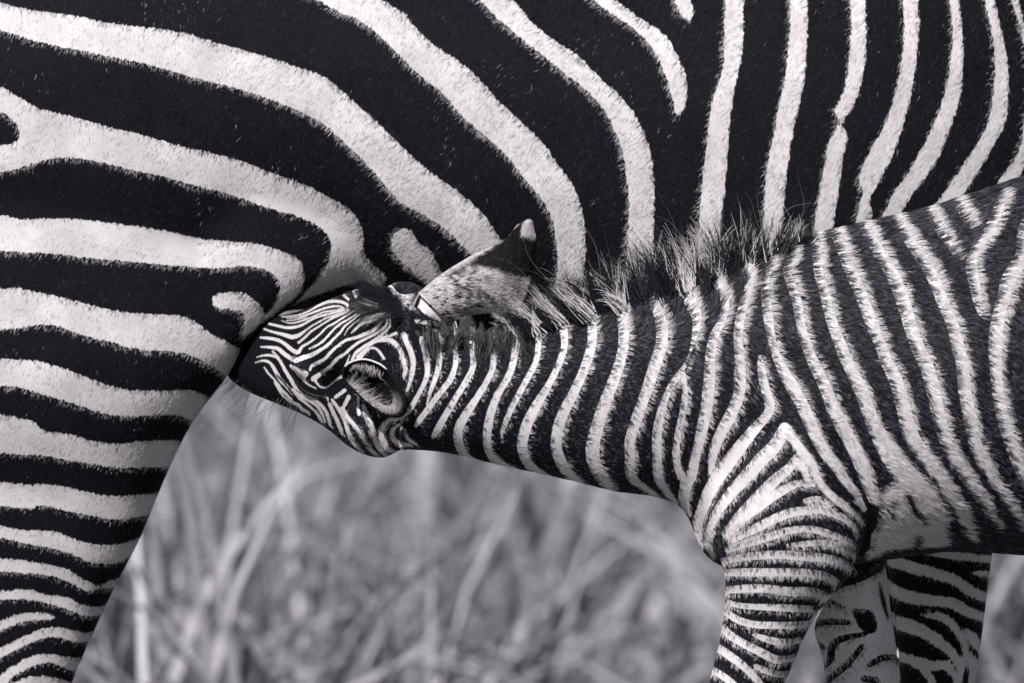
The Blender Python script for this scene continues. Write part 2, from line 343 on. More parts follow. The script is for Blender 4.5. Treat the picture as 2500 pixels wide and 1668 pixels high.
# far foreleg: pale inner side with a dark chestnut
foal.poly(c7([(1330,1010),(1450,930),(1570,900),(1620,1250),(1660,1600),(1500,1650),(1210,1650),(1160,1380),(1120,1240),(1200,1080)]))
foal.poly(c7([(1380,1160),(1440,1155),(1500,1170),(1530,1250),(1500,1300),(1430,1270),(1400,1220)]), False)
for st in ([(1150,1240,40),(1260,1230,40),(1360,1235,30)], [(1150,1140,25),(1240,1110,30),(1340,1150,15)],
           [(1460,1300,25),(1320,1330,40),(1270,1370,45),(1260,1430,45),(1240,1480,30),(1190,1480,30)],
           [(1440,1370,30),(1360,1470,40),(1280,1540,40),(1240,1570,40)], [(1170,1340,20),(1220,1380,30)],
           [(1300,1010,50),(1420,970,60),(1540,910,60)], [(1480,1480,30),(1560,1440,40),(1650,1440,30)], [(1540,1000,16),(1560,1100,30),(1590,1200,20)],  # first stroke paints the shade at the leg's top as black
           [(1450,1560,40),(1520,1570,40)]):
    foal.stroke(c7(st), False)
for k in range(21):
    y = 1650 + 90 * k
    foal.stroke(c7([(3350, y - 1000, 40), (3700, y - 960, 45), (4200, y - 1000, 40)]))
    foal.stroke(c7([(350, y, 40), (620, y - 30, 45), (900, y, 40)])); foal.stroke(c7([(1200, y, 40), (1400, y + 20, 45), (1700, y, 40)]))
# face
HS = [h1(l) for l in (
 [(640,530,18),(800,515,18),(900,490,20),(990,450,25),(1080,400,35),(1180,360,40),(1290,350,40),(1380,365,40),(1430,400,35),(1430,430,20)],
 [(700,545,14),(830,535,18),(960,500,26),(1060,465,30),(1160,430,30),(1260,410,30),(1340,410,25),(1390,425,15)],
 [(700,572,14),(800,565,18),(900,540,18),(950,520,14)],
 [(640,570,14),(720,600,20),(820,595,22),(930,560,24),(1030,525,24),(1130,480,24),(1250,460,24),(1380,435,20)],
 [(490,610,30),(600,635,35),(700,655,38),(800,650,38),(900,620,35),(990,570,28),(1080,530,28),(1200,500,28),(1320,470,28),(1430,440,20)],
 [(420,665,25),(520,700,30),(620,725,40),(700,745,50),(780,765,55),(860,740,50),(930,690,30),(1000,640,25),(1090,590,24),(1190,540,24),(1300,510,24),(1450,450,18)],
 [(850,830,36),(920,775,32),(1000,700,30),(1080,650,26),(1160,600,26),(1250,550,26),(1350,510,22),(1460,460,16)],
 [(390,770,30),(500,780,40),(600,800,45),(680,840,45),(740,890,50),(800,930,55),(850,940,50),(890,880,40),(960,840,32),(1050,780,32),(1120,720,30),(1190,650,28),(1270,610,30),(1350,560,26),(1450,500,20),(1520,460,14)],
 [(980,900,26),(1060,870,30),(1140,820,32),(1200,760,28),(1270,680,28),(1340,620,28),(1440,560,24),(1540,500,18)],
 [(820,1040,60),(920,1000,60),(1020,970,55),(1110,920,45),(1200,860,40),(1270,790,34),(1350,710,30),(1400,640,28),(1480,580,24),(1570,510,16)],
 [(400,880,24),(520,885,38),(600,900,50),(680,960,55),(750,1010,50),(785,1040,30)],
 [(990,1150,30),(1010,1100,40),(1090,1060,45),(1180,1010,40),(1240,940,40),(1320,870,36),(1420,800,38),(1540,770,42),(1640,730,50),(1730,690,45),(1800,630,40),(1830,580,30)],
 [(1480,720,20),(1530,670,36),(1600,610,40),(1700,580,40),(1790,560,30)],
 [(1400,740,16),(1440,670,18),(1520,600,18),(1580,560,16)],
 [(1030,1250,70),(1130,1180,50),(1230,1110,44),(1310,1020,44),(1400,960,40),(1480,890,38),(1560,830,36),(1640,790,34),(1740,740,36),(1830,680,40),(1890,620,36),(1890,540,24)],
 [(1380,1160,20),(1420,1080,28),(1460,970,14)],
 [(1490,1030,40),(1530,950,44),(1620,880,40),(1700,830,34),(1800,760,30),(1890,690,30),(1930,620,28),(1925,520,22)],
 [(1560,1000,60),(1620,930,30),(1740,830,35),(1830,800,50),(1920,800,60),(1990,840,60),(2050,920,60),(2090,1040,55),(2110,1140,55),(2090,1220,35)],
 [(1800,770,26),(1900,760,34),(2000,720,40)],
 [(2090,740,70),(2130,840,60),(2170,930,70),(2200,1050,65),(2190,1150,65),(2170,1250,50),(2130,1380,40)],
 [(350,1000,20),(430,980,30),(520,980,36),(600,1010,36),(650,1080,40),(700,1170,44),(760,1260,50),(800,1330,50),(850,1380,40)],
 [(540,935,30),(600,985,20),(650,1040,12)],
 [(760,1100,40),(830,1150,65),(880,1200,85),(940,1190,65),(910,1260,40)],
 [(330,1065,20),(420,1040,30),(500,1060,36),(550,1120,44),(590,1190,50),(640,1270,50),(700,1330,50),(780,1420,44)],
 [(440,1120,20),(480,1180,28),(540,1240,26),(600,1310,30),(640,1370,36),(700,1430,36),(760,1490,36)],
 [(1495,230,34),(1530,300,40)], [(1640,210,26),(1650,240,20)], [(1930,190,60),(1975,245,50)], [(1925,285,40),(1945,300,20)], [(1380,280,30),(1440,330,36)],
 [(560,1290,20),(640,1420,30),(690,1470,20)])]
HS += [h2(l) for l in (
 [(560,500,20),(600,590,36),(640,660,36),(670,710,30)],
 [(640,520,40),(720,600,40),(800,680,40),(880,740,40),(960,800,36),(1040,870,34),(1090,930,46),(1125,1000,40)],
 [(780,620,34),(850,680,40),(950,740,40),(1040,790,40),(1100,850,40),(1140,930,36),(1165,1000,30)],
 [(850,600,32),(900,680,34),(990,720,36),(1080,770,40),(1160,850,44),(1200,940,46),(1225,1030,40)],
 [(1030,690,16),(1110,700,20),(1190,715,24),(1200,740,30)],
 [(700,730,36),(760,770,46),(850,810,46),(890,860,54),(960,890,40),(980,920,30)],
 [(1220,790,46),(1260,880,52),(1300,960,52),(1340,1060,52),(1365,1130,40)],
 [(1250,740,36),(1310,820,46),(1370,920,50),(1420,1030,52),(1450,1130,56),(1500,1230,50),(1570,1310,40)],
 [(1370,840,56),(1430,930,56),(1500,1010,52),(1560,1090,56),(1600,1180,56),(1660,1270,52),(1750,1360,50)],
 [(1400,800,50),(1450,700,50)], [(1290,710,44),(1400,630,50)], [(1560,690,34),(1560,800,36),(1570,900,46)],
 [(1620,800,46),(1660,930,66),(1700,1030,76),(1720,1130,76),(1770,1240,66),(1820,1330,56),(1860,1400,50)],
 [(2080,930,50),(1980,950,56),(1880,1000,56),(1830,1080,66),(1830,1180,76),(1870,1270,76),(1950,1330,50)],
 [(2060,1010,26),(1980,1060,46),(1950,1130,56),(1990,1210,56),(2080,1240,56),(2180,1265,30)],
 [(2100,1080,40),(2110,1150,40),(2170,1210,45),(2230,1250,40)],
 [(1040,510,40),(1110,590,26),(1200,590,26),(1300,510,28),(1370,470,40)],
 [(900,490,50),(960,560,26),(1060,610,20)])]
HS += [h3(l) for l in ([(640,1240,50),(800,1260,55),(950,1300,50),(1060,1340,40),(1130,1360,25)], [(830,1340,50),(950,1350,45),(1080,1380,30)])]
for st in HS: foal.stroke(st, grow=-0.7)
foal.stroke(h2([(1590,265,20),(1650,180,24),(1720,140,24),(1790,165,26),(1860,260,30)]))
foal.poly(h3([(430,930),(540,930),(690,890),(850,780),(1000,850),(1050,1100),(1080,1240),(900,1230),(720,1150),(650,1080),(600,1120),(480,1060),(430,980)]))
for st in ([(500,1100,40),(560,1030,45),(660,890,40)], [(600,1110,40),(640,1040,45),(690,910,30)], [(770,980,46),(800,1060,46)], [(460,990,30),(500,960,16)]):
    foal.stroke(h3(st), False)
foal.stroke(h1([(590,1205,16),(640,1260,24),(690,1310,22),(760,1400,26),(830,1480,26)]), False)

# ------------------------------------------------------------------ materials
def nodes_of(name):
    m = bpy.data.materials.new(name); m.use_nodes = True
    n, l = m.node_tree.nodes, m.node_tree.links
    return m, n, l, n["Principled BSDF"]

WHITE = (0.66, 0.632, 0.645, 1); BLACK = (0.0066, 0.0066, 0.0098, 1)

def coat_material(name, rough=0.75, spec=0.08, dark=BLACK, light=WHITE, amp=16.0):
    """skin under the fur: the stripe field decides dark or pale, noise wears it"""
    m, n, l, b = nodes_of(name)
    at = n.new("ShaderNodeAttribute"); at.attribute_name = "stripe"
    tc = n.new("ShaderNodeTexCoord")
    nz = n.new("ShaderNodeTexNoise"); nz.inputs['Scale'].default_value = 260; nz.inputs['Detail'].default_value = 4
    l.new(tc.outputs['Object'], nz.inputs['Vector'])
    ad = n.new("ShaderNodeMath"); ad.operation = 'MULTIPLY_ADD'; ad.inputs[1].default_value = amp; ad.inputs[2].default_value = -amp / 2
    mp = n.new('ShaderNodeMapping'); mp.inputs['Scale'].default_value = (1.5, 1.5, 0.45)
    nh = n.new('ShaderNodeTexNoise'); nh.inputs['Scale'].default_value = 300; nh.inputs['Detail'].default_value = 2
    l.new(tc.outputs['Object'], mp.inputs['Vector']); l.new(mp.outputs[0], nh.inputs['Vector']); l.new(nh.outputs['Fac'], ad.inputs[0])
    s = n.new("ShaderNodeMath"); s.operation = 'ADD'; l.new(at.outputs['Fac'], s.inputs[0]); l.new(ad.outputs[0], s.inputs[1])
    mr = n.new("ShaderNodeMapRange"); mr.inputs['From Min'].default_value = -1.2; mr.inputs['From Max'].default_value = 1.2
    l.new(s.outputs[0], mr.inputs['Value'])
    mx = n.new("ShaderNodeMix"); mx.data_type = 'RGBA'
    mx.inputs['A'].default_value = dark; mx.inputs['B'].default_value = light
    l.new(mr.outputs['Result'], mx.inputs['Factor'])
    n2 = n.new("ShaderNodeTexNoise"); n2.inputs['Scale'].default_value = 22; n2.inputs['Detail'].default_value = 6
    l.new(tc.outputs['Object'], n2.inputs['Vector'])
    r2 = n.new("ShaderNodeMapRange"); r2.inputs['From Min'].default_value = 0.3; r2.inputs['From Max'].default_value = 0.7
    r2.inputs['To Min'].default_value = 0.72; r2.inputs['To Max'].default_value = 1.05
    l.new(n2.outputs['Fac'], r2.inputs['Value'])
    mu = n.new("ShaderNodeMix"); mu.data_type = 'RGBA'; mu.blend_type = 'MULTIPLY'; mu.inputs['Factor'].default_value = 1
    l.new(mx.outputs['Result'], mu.inputs['A']); l.new(r2.outputs['Result'], mu.inputs['B'])
    l.new(mu.outputs['Result'], b.inputs['Base Color'])
    b.inputs['Roughness'].default_value = rough; b.inputs['Specular IOR Level'].default_value = spec
    bp = n.new("ShaderNodeBump"); bp.inputs['Strength'].default_value = 0.2; bp.inputs['Distance'].default_value = 0.001
    l.new(nz.outputs['Fac'], bp.inputs['Height']); l.new(bp.outputs[0], b.inputs['Normal'])
    return m

def hair_material(name, rough=0.45, spec=0.35):
    m, n, l, b = nodes_of(name)
    at = n.new("ShaderNodeAttribute"); at.attribute_name = "tone"
    l.new(at.outputs['Color'], b.inputs['Base Color'])
    b.inputs['Roughness'].default_value = rough; b.inputs['Specular IOR Level'].default_value = spec
    return m

MAT_SKIN = coat_material("striped_coat")
MAT_FSKIN = coat_material("foal_coat", amp=4.0)
MAT_HAIR = hair_material("coat_hair", 0.5, 0.16)
MAT_FOAL = hair_material("foal_hair", 0.42, 0.30)
MAT_MANE = hair_material("mane_hair", 0.35, 0.5)

# ------------------------------------------------------------------ fur
def make_hair(name, root, tips_fn, radius, tone, parent, mat, npts=4, taper=0.15):
    """root (N,3); tips_fn(t) -> (N,3) offset from root at t in 0..1"""
    N = len(root)
    cu = bpy.data.hair_curves.new(name)
    cu.add_curves([npts] * N)
    ts = np.linspace(0, 1, npts)
    pos = np.stack([root + tips_fn(t) for t in ts], 1).astype(np.float32)
    cu.points.foreach_set("position", pos.ravel())
    ra = cu.attributes.get("radius") or cu.attributes.new("radius", 'FLOAT', 'POINT')
    rr = np.broadcast_to(np.asarray(radius, float).reshape(-1, 1), (N, npts)) * (1 - (1 - taper) * ts[None] ** 1.5)
    ra.data.foreach_set("value", rr.astype(np.float32).ravel())
    ta = cu.attributes.new("tone", 'FLOAT_COLOR', 'CURVE')
    rgba = np.ones((N, 4), np.float32); rgba[:, :3] = tone
    ta.data.foreach_set("color", rgba.ravel())
    cu.materials.append(mat)
    o = bpy.data.objects.new(name, cu); COL.objects.link(o)
    if parent: o.parent = parent
    return o

def scatter(me, n, weight_fn):
    """random points on a mesh, density from weight_fn(face centres, normals)"""
    me.calc_loop_triangles()
    nt = len(me.loop_triangles)
    tri = np.empty(nt * 3, np.int32); me.loop_triangles.foreach_get("vertices", tri); tri = tri.reshape(-1, 3)
    co = np.empty(len(me.vertices) * 3, np.float32); me.vertices.foreach_get("co", co); co = co.reshape(-1, 3).astype(float)
    a, b, c = co[tri[:, 0]], co[tri[:, 1]], co[tri[:, 2]]
    nr = np.cross(b - a, c - a); ar = np.linalg.norm(nr, axis=1) / 2
    nr = nr / np.maximum(2 * ar, 1e-12)[:, None]
    w = ar * weight_fn((a + b + c) / 3, nr)
    cdf = np.cumsum(w); cdf /= cdf[-1]
    t = np.searchsorted(cdf, rng.random(n))
    u, v = rng.random(n), rng.random(n)
    fl = u + v > 1; u[fl] = 1 - u[fl]; v[fl] = 1 - v[fl]
    p = a[t] + (b[t] - a[t]) * u[:, None] + (c[t] - a[t]) * v[:, None]
    vn = np.empty(len(me.vertices) * 3, np.float32); me.vertices.foreach_get("normal", vn); vn = vn.reshape(-1, 3).astype(float)
    nn = vn[tri[t, 0]] * (1 - u - v)[:, None] + vn[tri[t, 1]] * u[:, None] + vn[tri[t, 2]] * v[:, None]
    nn /= np.maximum(np.linalg.norm(nn, axis=1), 1e-9)[:, None]
    return p, nn

def idw(XY, ctrl):
    """blend control values (X, Y, v...) over the flank"""
    ctrl = np.array(ctrl, float); out = np.zeros((len(XY), ctrl.shape[1] - 2)); wt = np.zeros((len(XY), 1))
    for c in ctrl:
        d2 = (XY[:, 0:1] - c[0]) ** 2 + (XY[:, 1:2] - c[1]) ** 2 + 900.0
        w = 1 / d2 ** 1.5
        out += w * c[2:]; wt += w
    return out / wt

def wob(p, f, seed):
    """smooth vector noise from a few sine waves"""
    r = np.random.default_rng(seed); o = np.zeros((len(p), 2))
    for i in range(5):
        k = r.normal(size=(3, 2)) * f
        o += np.sin(p @ k + r.random(2) * 6.28)
    return o / 2.3

def streak(p, side, d, seed):
    """hair-tip raggedness: quick across the hair, slow along it"""
    r = np.random.default_rng(seed); o = np.zeros(len(p))
    a = (p * side).sum(1); b = (p * d).sum(1)
    for i in range(7):
        f = r.uniform(500, 1700); o += np.sin(a * f + b * r.uniform(-120, 120) + r.random() * 6.28)
    return o / 2.0

def fur(name, me, coat, y0, n, weight_fn, flow, length, radius, parent, clumps, clump_amt, wave, flip, lift, seed, lscale=1.0, edge=2.2, spread=0.16, mat=None, glint=0.1, gmax=8.0):
    p, nn = scatter(me, n, weight_fn)
    XY = flank_coords(p, y0)
    fl = idw(XY, flow)
    w = wob(p, 30.0, seed)
    ang = np.arctan2(fl[:, 1], fl[:, 0]) + 0.22 * w[:, 0] + rng.normal(0, spread, n)
    d = np.stack([np.cos(ang), np.zeros(n), np.sin(ang)], 1)
    d -= nn * (d * nn).sum(1)[:, None]
    d /= np.maximum(np.linalg.norm(d, axis=1), 1e-6)[:, None]
    side = np.cross(nn, d)
    L = idw(XY, length)[:, 0] * lscale * rng.uniform(0.6, 1.2, n)
    lf = lift * rng.uniform(0.5, 1.4, n)
    ph = wob(p, 55.0, seed + 1)[:, 0] * 2.5 + rng.normal(0, 0.35, n)
    tip = d * L[:, None] + nn * (L * lf)[:, None]
    if clumps:
        cid = rng.choice(n, clumps, replace=False)
        kd = kdtree.KDTree(clumps)
        for i, c in enumerate(cid): kd.insert(Vector(p[c]), i)
        kd.balance()
        near = np.array([kd.find(Vector(q))[1] for q in p])
        cc = cid[near]
        tgt = p[cc] + tip[cc]
        pull = clump_amt * np.clip(1 - np.linalg.norm(p - p[cc], axis=1) / (1.3 * L), 0, 1)
        ctip = (tgt - (p + tip)) * pull[:, None]
        ph = np.where(rng.random(n) < 0.85, ph[cc], ph)
    else:
        ctip = np.zeros_like(p)
    def off(t):
        return tip * t - nn * (L * lf * 0.45 * t * t)[:, None] + ctip * t ** 1.4 + side * (wave * L * np.sin(ph + 5.0 * t) * t - wave * L * np.sin(ph) * t)[:, None]
    sd = coat.eval(XY)
    s = sd + rng.normal(0, 1.1, n) + edge * streak(p, side, d, seed + 5)
    white = np.clip(s / 2.4 + 0.5, 0, 1)
    f = rng.random(n)
    patch = np.clip(wob(p, 22.0, seed + 8)[:, 0] + wob(p, 60.0, seed + 9)[:, 0] - .9, 0, 1.5)
    white = np.where(white > .5, np.where(f < flip * 3.5, 1 - white, white), np.where(f < flip * (.35 + 6 * patch), .35 + .6 * f / max(flip, 1e-6) % .6, white))
    dk = np.where(rng.random(n) < glint, rng.uniform(4, gmax, n), .4 + 1.2 * rng.random(n) ** 2)  # a share of dark hairs toned paler: highlights put into their colour
    tone = np.array(BLACK[:3])[None] * (dk * (1 - white))[:, None] + (np.array(WHITE[:3])[None] * (0.74 + 0.34 * rng.random(n))[:, None]) * white[:, None]
    o = make_hair(name, p - nn * 0.0006, off, radius * rng.uniform(0.7, 1.2, n), tone, parent, mat or MAT_HAIR, 5)
    o["kind"] = "stuff"
    return o

def finish_body(name, me, coat, y0, parent):
    me.name = name
    n = len(me.vertices); co = np.empty(n * 3, np.float32); me.vertices.foreach_get("co", co); co = co.reshape(-1, 3)
    a = me.attributes.new("stripe", 'FLOAT', 'POINT')
    a.data.foreach_set("value", coat.eval(flank_coords(co, y0)).astype(np.float32))
    me.materials.clear(); me.materials.append(MAT_SKIN)
    me.polygons.foreach_set("use_smooth", np.ones(len(me.polygons), bool))
    o = bpy.data.objects.new(name, me); COL.objects.link(o); o.parent = parent
    return o

def root_empty(name, label, cat, loc):
    o = bpy.data.objects.new(name, None); COL.objects.link(o); o.location = loc
    o["label"] = label; o["category"] = cat
    return o

# ------------------------------------------------------------------ ground and grass
def ground():
    m, n, l, b = nodes_of("dry_earth")
    tc = n.new("ShaderNodeTexCoord"); nz = n.new("ShaderNodeTexNoise"); nz.inputs['Scale'].default_value = 3.0; nz.inputs['Detail'].default_value = 8
    l.new(tc.outputs['Object'], nz.inputs['Vector'])
    cr = n.new("ShaderNodeValToRGB"); cr.color_ramp.elements[0].position = 0.35; cr.color_ramp.elements[1].position = 0.7
    cr.color_ramp.elements[0].color = (0.05, 0.05, 0.056, 1); cr.color_ramp.elements[1].color = (0.20, 0.196, 0.21, 1)
    l.new(nz.outputs['Fac'], cr.inputs['Fac']); l.new(cr.outputs[0], b.inputs['Base Color'])
    b.inputs['Roughness'].default_value = 0.95
    g = np.linspace(-1, 1, 41); g = np.sign(g) * np.abs(g) ** 3 * 900
    V = []; 
    for yy in g:
        for xx in g:
            r = math.hypot(xx, yy)
            V.append((xx, yy, 0.0 if r < 9 else 0.06 * math.sin(xx * 0.31) * math.sin(yy * 0.23) * min(1, (r - 9) / 20) - 0.02))
    F = [(j * 41 + i, j * 41 + i + 1, (j + 1) * 41 + i + 1, (j + 1) * 41 + i) for j in range(40) for i in range(40)]
    o = new_mesh_obj("ground", V, F, m); o["kind"] = "structure"
ground()

def grass():
    m, n, l, b = nodes_of("dry_grass")
    at = n.new("ShaderNodeAttribute"); at.attribute_name = "tone"
    l.new(at.outputs['Color'], b.inputs['Base Color']); b.inputs['Roughness'].default_value = 0.7
    b.inputs['Specular IOR Level'].default_value = 0.2
    b.inputs['Subsurface Weight'].default_value = 0.0
    def blades(x, y, h, w):
        N = len(x); az = np.where(rng.random(N) < .7, rng.choice([0.0, math.pi], N) + rng.normal(0, .6, N), rng.uniform(0, 6.283, N)); lean = rng.uniform(0.3, 3.0, N)
        ks = np.array([0, 0.3, 0.6, 0.85, 1.0]); pos = []
        for t in ks:
            th = lean * t
            hor = h * (1 - np.cos(th)) / np.maximum(lean, 0.1); ver = h * np.sin(th) / np.maximum(lean, 0.1)
            pos.append(np.stack([x + hor * np.cos(az), y + hor * np.sin(az), ver - 0.03], 1))
        fa = az + math.pi / 2 + rng.normal(0, 0.7, N)
        sd = np.stack([np.cos(fa), np.sin(fa), np.zeros(N)], 1) * w[:, None]
        V = []
        for i, t in enumerate(ks):
            k = 1 - 0.9 * t ** 2
            V += [pos[i] - sd * k, pos[i] + sd * k]
        return np.stack(V, 1)
    xs, ys, hh, ww, tt = [], [], [], [], []
    def zone(N, x0, x1, y0, y1, h0, h1_, w0, w1):
        nt = N // 14
        cx, cy = rng.uniform(x0, x1, nt * 3), rng.uniform(y0, y1, nt * 3)
        gap = wob(np.stack([cx, cy * .35, np.zeros(nt * 3)], 1), 2.6, 77)[:, 0]
        keep = np.argsort(-gap + rng.normal(0, .5, nt * 3))[:nt]
        cx, cy = cx[keep], cy[keep]; ct = rng.uniform(0.2, 1.3, nt); ch = rng.uniform(0.5, 1.2, nt)
        i = rng.integers(0, nt, N)
        xs.append(cx[i] + rng.normal(0, 0.05, N)); ys.append(cy[i] + rng.normal(0, 0.05, N))
        hh.append(rng.uniform(h0, h1_, N) * ch[i]); ww.append(rng.uniform(w0, w1, N)); tt.append(ct[i] * rng.uniform(0.5, 1.2, N))
    zone(4200, -2.2, 2.2, 3.2, 9, 0.35, 0.85, 0.005, 0.012)
    zone(13000, -4, 4, 9, 24, 0.35, 0.9, 0.006, 0.014)
    zone(14000, -9, 9, 24, 60, 0.3, 0.7, 0.007, 0.015)
    zone(10000, -3, 3, -5, 3.0, 0.08, 0.2, 0.002, 0.004)
    x, y, h, w, t = map(np.concatenate, (xs, ys, hh, ww, tt))
    B = blades(x, y, h, w); N = len(x)
    V = B.reshape(-1, 3)
    base = (np.arange(N) * 10)[:, None]
    quad = np.array([[2 * i, 2 * i + 1, 2 * i + 3, 2 * i + 2] for i in range(4)])
    F = (base[:, :, None] + quad[None]).reshape(-1, 4)
    me = bpy.data.meshes.new("grass")
    me.vertices.add(len(V)); me.vertices.foreach_set("co", V.astype(np.float32).ravel())
    me.loops.add(F.size); me.loops.foreach_set("vertex_index", F.astype(np.int32).ravel())
    me.polygons.add(len(F)); me.polygons.foreach_set("loop_start", np.arange(0, F.size, 4, dtype=np.int32))
    me.update(calc_edges=True)
    a = me.attributes.new("tone", 'FLOAT_COLOR', 'POINT')
    c = np.ones((N, 10, 4), np.float32); c[:, :, :3] = (np.array([0.44, 0.428, 0.462])[None] * t[:, None])[:, None, :]
    a.data.foreach_set("color", c.ravel())
    me.materials.append(m)
    o = bpy.data.objects.new("grass", me); COL.objects.link(o)
    o["kind"] = "stuff"; o["label"] = "tangle of tall dry grass behind the two zebras"; o["category"] = "grass"
grass()

# ------------------------------------------------------------------ the adult zebra
AD = root_empty("adult_zebra", "large adult zebra standing side on with broad stripes, nursing the smaller zebra", "zebra", (0, 0.25, 0))
AD_INV = np.array([0, 0.25, 0])
def shift(secs, dx, dy):
    return [((a[0] + dx, a[1]), (b[0] + dx, b[1]), y + dy, h) for a, b, y, h in secs]
pa = Parts()
pa.loft([((-620,100),(-600,400),.25,.06), ((-520,-100),(-520,700),.25,.16), ((-350,-220),(-350,850),.25,.22), ((-100,-300),(-100,900),.25,.25), ((200,-330),(200,880),.25,.262),
         ((450,-320),(450,840),.25,.262), ((650,-300),(650,770),.25,.26), ((800,-290),(800,760),.25,.262), ((1000,-280),(1000,850),.25,.27), ((1250,-270),(1250,950),.25,.278),
         ((1600,-260),(1600,1040),.25,.28), ((2000,-290),(2000,1090),.25,.275), ((2300,-330),(2300,1090),.25,.245), ((2550,-330),(2550,1020),.25,.20), ((2750,-250),(2750,850),.25,.15), ((2850,0),(2850,600),.25,.07)], 64, 6, 2.3)
hind = [((420,150),(-350,50),.14,.09), ((560,400),(-480,350),.125,.115), ((640,600),(-520,600),.105,.112), ((612,800),(-500,830),.09,.10), ((572,895),(-470,950),.088,.095), ((472,1030),(-420,1080),.098,.092),
        ((409,1155),(-360,1200),.115,.088), ((340,1320),(-270,1370),.12,.074), ((272,1452),(-200,1500),.125,.062), ((187,1640),(-140,1690),.13,.05), ((150,1740),(-150,1790),.13,.045),
        ((110,1830),(-140,1870),.13,.04), ((60,1930),(-110,1950),.13,.035), ((40,2250),(-80,2250),.13,.028), ((50,2400),(-90,2420),.13,.034), ((100,2520),(-20,2530),.13,.03), ((150,2570),(-20,2580),.13,.042), ((200,2690),(-40,2690),.13,.052)]
pa.loft(hind, 48, 6, 2.4); pa.loft(shift(hind, -170, .26), 40)
# loose skin that joins thigh and belly
pa.loft([((450,330),(570,880),.075,.06), ((560,320),(607,828),.066,.06), ((660,310),(668,779),.066,.058), ((770,310),(775,714),.072,.056), ((870,310),(880,676),.088,.06), ((990,330),(1000,700),.13,.07)], 48, 6, 2.8)
fore = [((2080,650),(2500,650),.12,.07), ((2120,1000),(2470,1000),.13,.075), ((2150,1250),(2440,1250),.13,.066), ((2165,1370),(2422,1365),.13,.058), ((2185,1530),(2402,1530),.13,.05), ((2198,1668),(2385,1668),.13,.045),
        ((2205,1840),(2375,1840),.13,.042), ((2230,1950),(2340,1950),.13,.03), ((2235,2250),(2335,2250),.13,.026), ((2225,2400),(2350,2400),.13,.034), ((2260,2520),(2380,2530),.13,.03), ((2240,2570),(2420,2580),.13,.042), ((2230,2690),(2460,2690),.13,.05)]
pa.loft(fore, 40); pa.loft(shift(fore, -30, .24), 36)
pa.loft([((2350,-330),(2700,800),.25,.15), ((2600,-600),(2850,300),.25,.12), ((2850,-900),(3050,0),.25,.09), ((3050,-1100),(3250,-330),.25,.075)], 40)
pa.loft([((3080,-1130),(3250,-430),.25,.08), ((3300,-1020),(3430,-430),.25,.085), ((3560,-700),(3600,-330),.25,.065), ((3780,-450),(3720,-210),.25,.055), ((3850,-330),(3800,-220),.25,.03)], 36)
for dy in (-.06, .06):
    pa.loft([((3060,-1080),(3160,-1080),.25+dy,.03), ((3020,-1200),(3150,-1190),.25+dy*1.3,.025), ((3040,-1320),(3110,-1310),.25+dy*1.5,.012)], 16)
me = pa.grow(0.0052, 30)
me.transform(__import__('mathutils').Matrix.Translation(-Vector(AD_INV)))
body_world_offset = AD_INV
def to_world(me, loc):
    c = me.copy(); c.transform(__import__('mathutils').Matrix.Translation(Vector(loc))); return c
wm = to_world(me, AD_INV)
n = len(me.vertices); co = np.empty(n * 3, np.float32); wm.vertices.foreach_get("co", co); co = co.reshape(-1, 3)
def set_stripes(me, co, coat, y0):
    a = me.attributes.new("stripe", 'FLOAT', 'POINT')
    a.data.foreach_set("value", coat.eval(flank_coords(co, y0)).astype(np.float32))
    me.materials.clear(); me.materials.append(MAT_SKIN)
    me.polygons.foreach_set("use_smooth", np.ones(len(me.polygons), bool))
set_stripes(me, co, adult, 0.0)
me.name = "body"
ob = bpy.data.objects.new("body", me); COL.objects.link(ob); ob.parent = AD

def in_view(margin):
    def f(c, nr):
        XY = flank_coords(c, 0.0)
        ok = (XY[:, 0] > -margin) & (XY[:, 0] < 2500 + margin) & (XY[:, 1] > -margin) & (XY[:, 1] < 1668 + margin)
        return ok * (nr[:, 1] < 0.35)
    return f
def child_of(o, root):
    o.location = -Vector(root.location)
flowA = [(0,100,-.35,-1),(0,900,-.2,-1),(150,1500,-.3,-1),(600,500,-.3,-1),(700,700,-.6,-.8),(900,200,-.55,-.8),(1300,300,-.6,-.8),(1400,700,-.6,-.8),(1900,200,-.55,-.85),(2200,600,-.5,-.85),(2300,1500,-.2,-1)]
lenA = [(0,500,.0075),(1200,400,.0085),(2200,400,.0085),(100,1500,.0065),(2300,1500,.0055)]
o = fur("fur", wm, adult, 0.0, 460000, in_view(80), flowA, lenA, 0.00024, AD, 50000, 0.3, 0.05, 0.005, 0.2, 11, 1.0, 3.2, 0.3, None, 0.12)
child_of(o, AD)
# tail
pt = Parts(); pt.loft([((-560,60),(-610,110),.25,.03), ((-680,200),(-740,230),.25,.03), ((-720,600),(-790,600),.25,.025), ((-710,1000),(-800,1000),.25,.035), ((-700,1400),(-800,1400),.25,.03), ((-740,1600),(-760,1600),.25,.008)], 20)
tm = pt.grow(0.008, 4); tm.transform(__import__('mathutils').Matrix.Translation(-Vector(AD_INV)))
cc = np.empty(len(tm.vertices) * 3, np.float32); tm.vertices.foreach_get("co", cc); set_stripes(tm, cc.reshape(-1, 3) + AD_INV.astype(np.float32), adult, 0.0)
to = bpy.data.objects.new("tail", tm); COL.objects.link(to); to.parent = AD

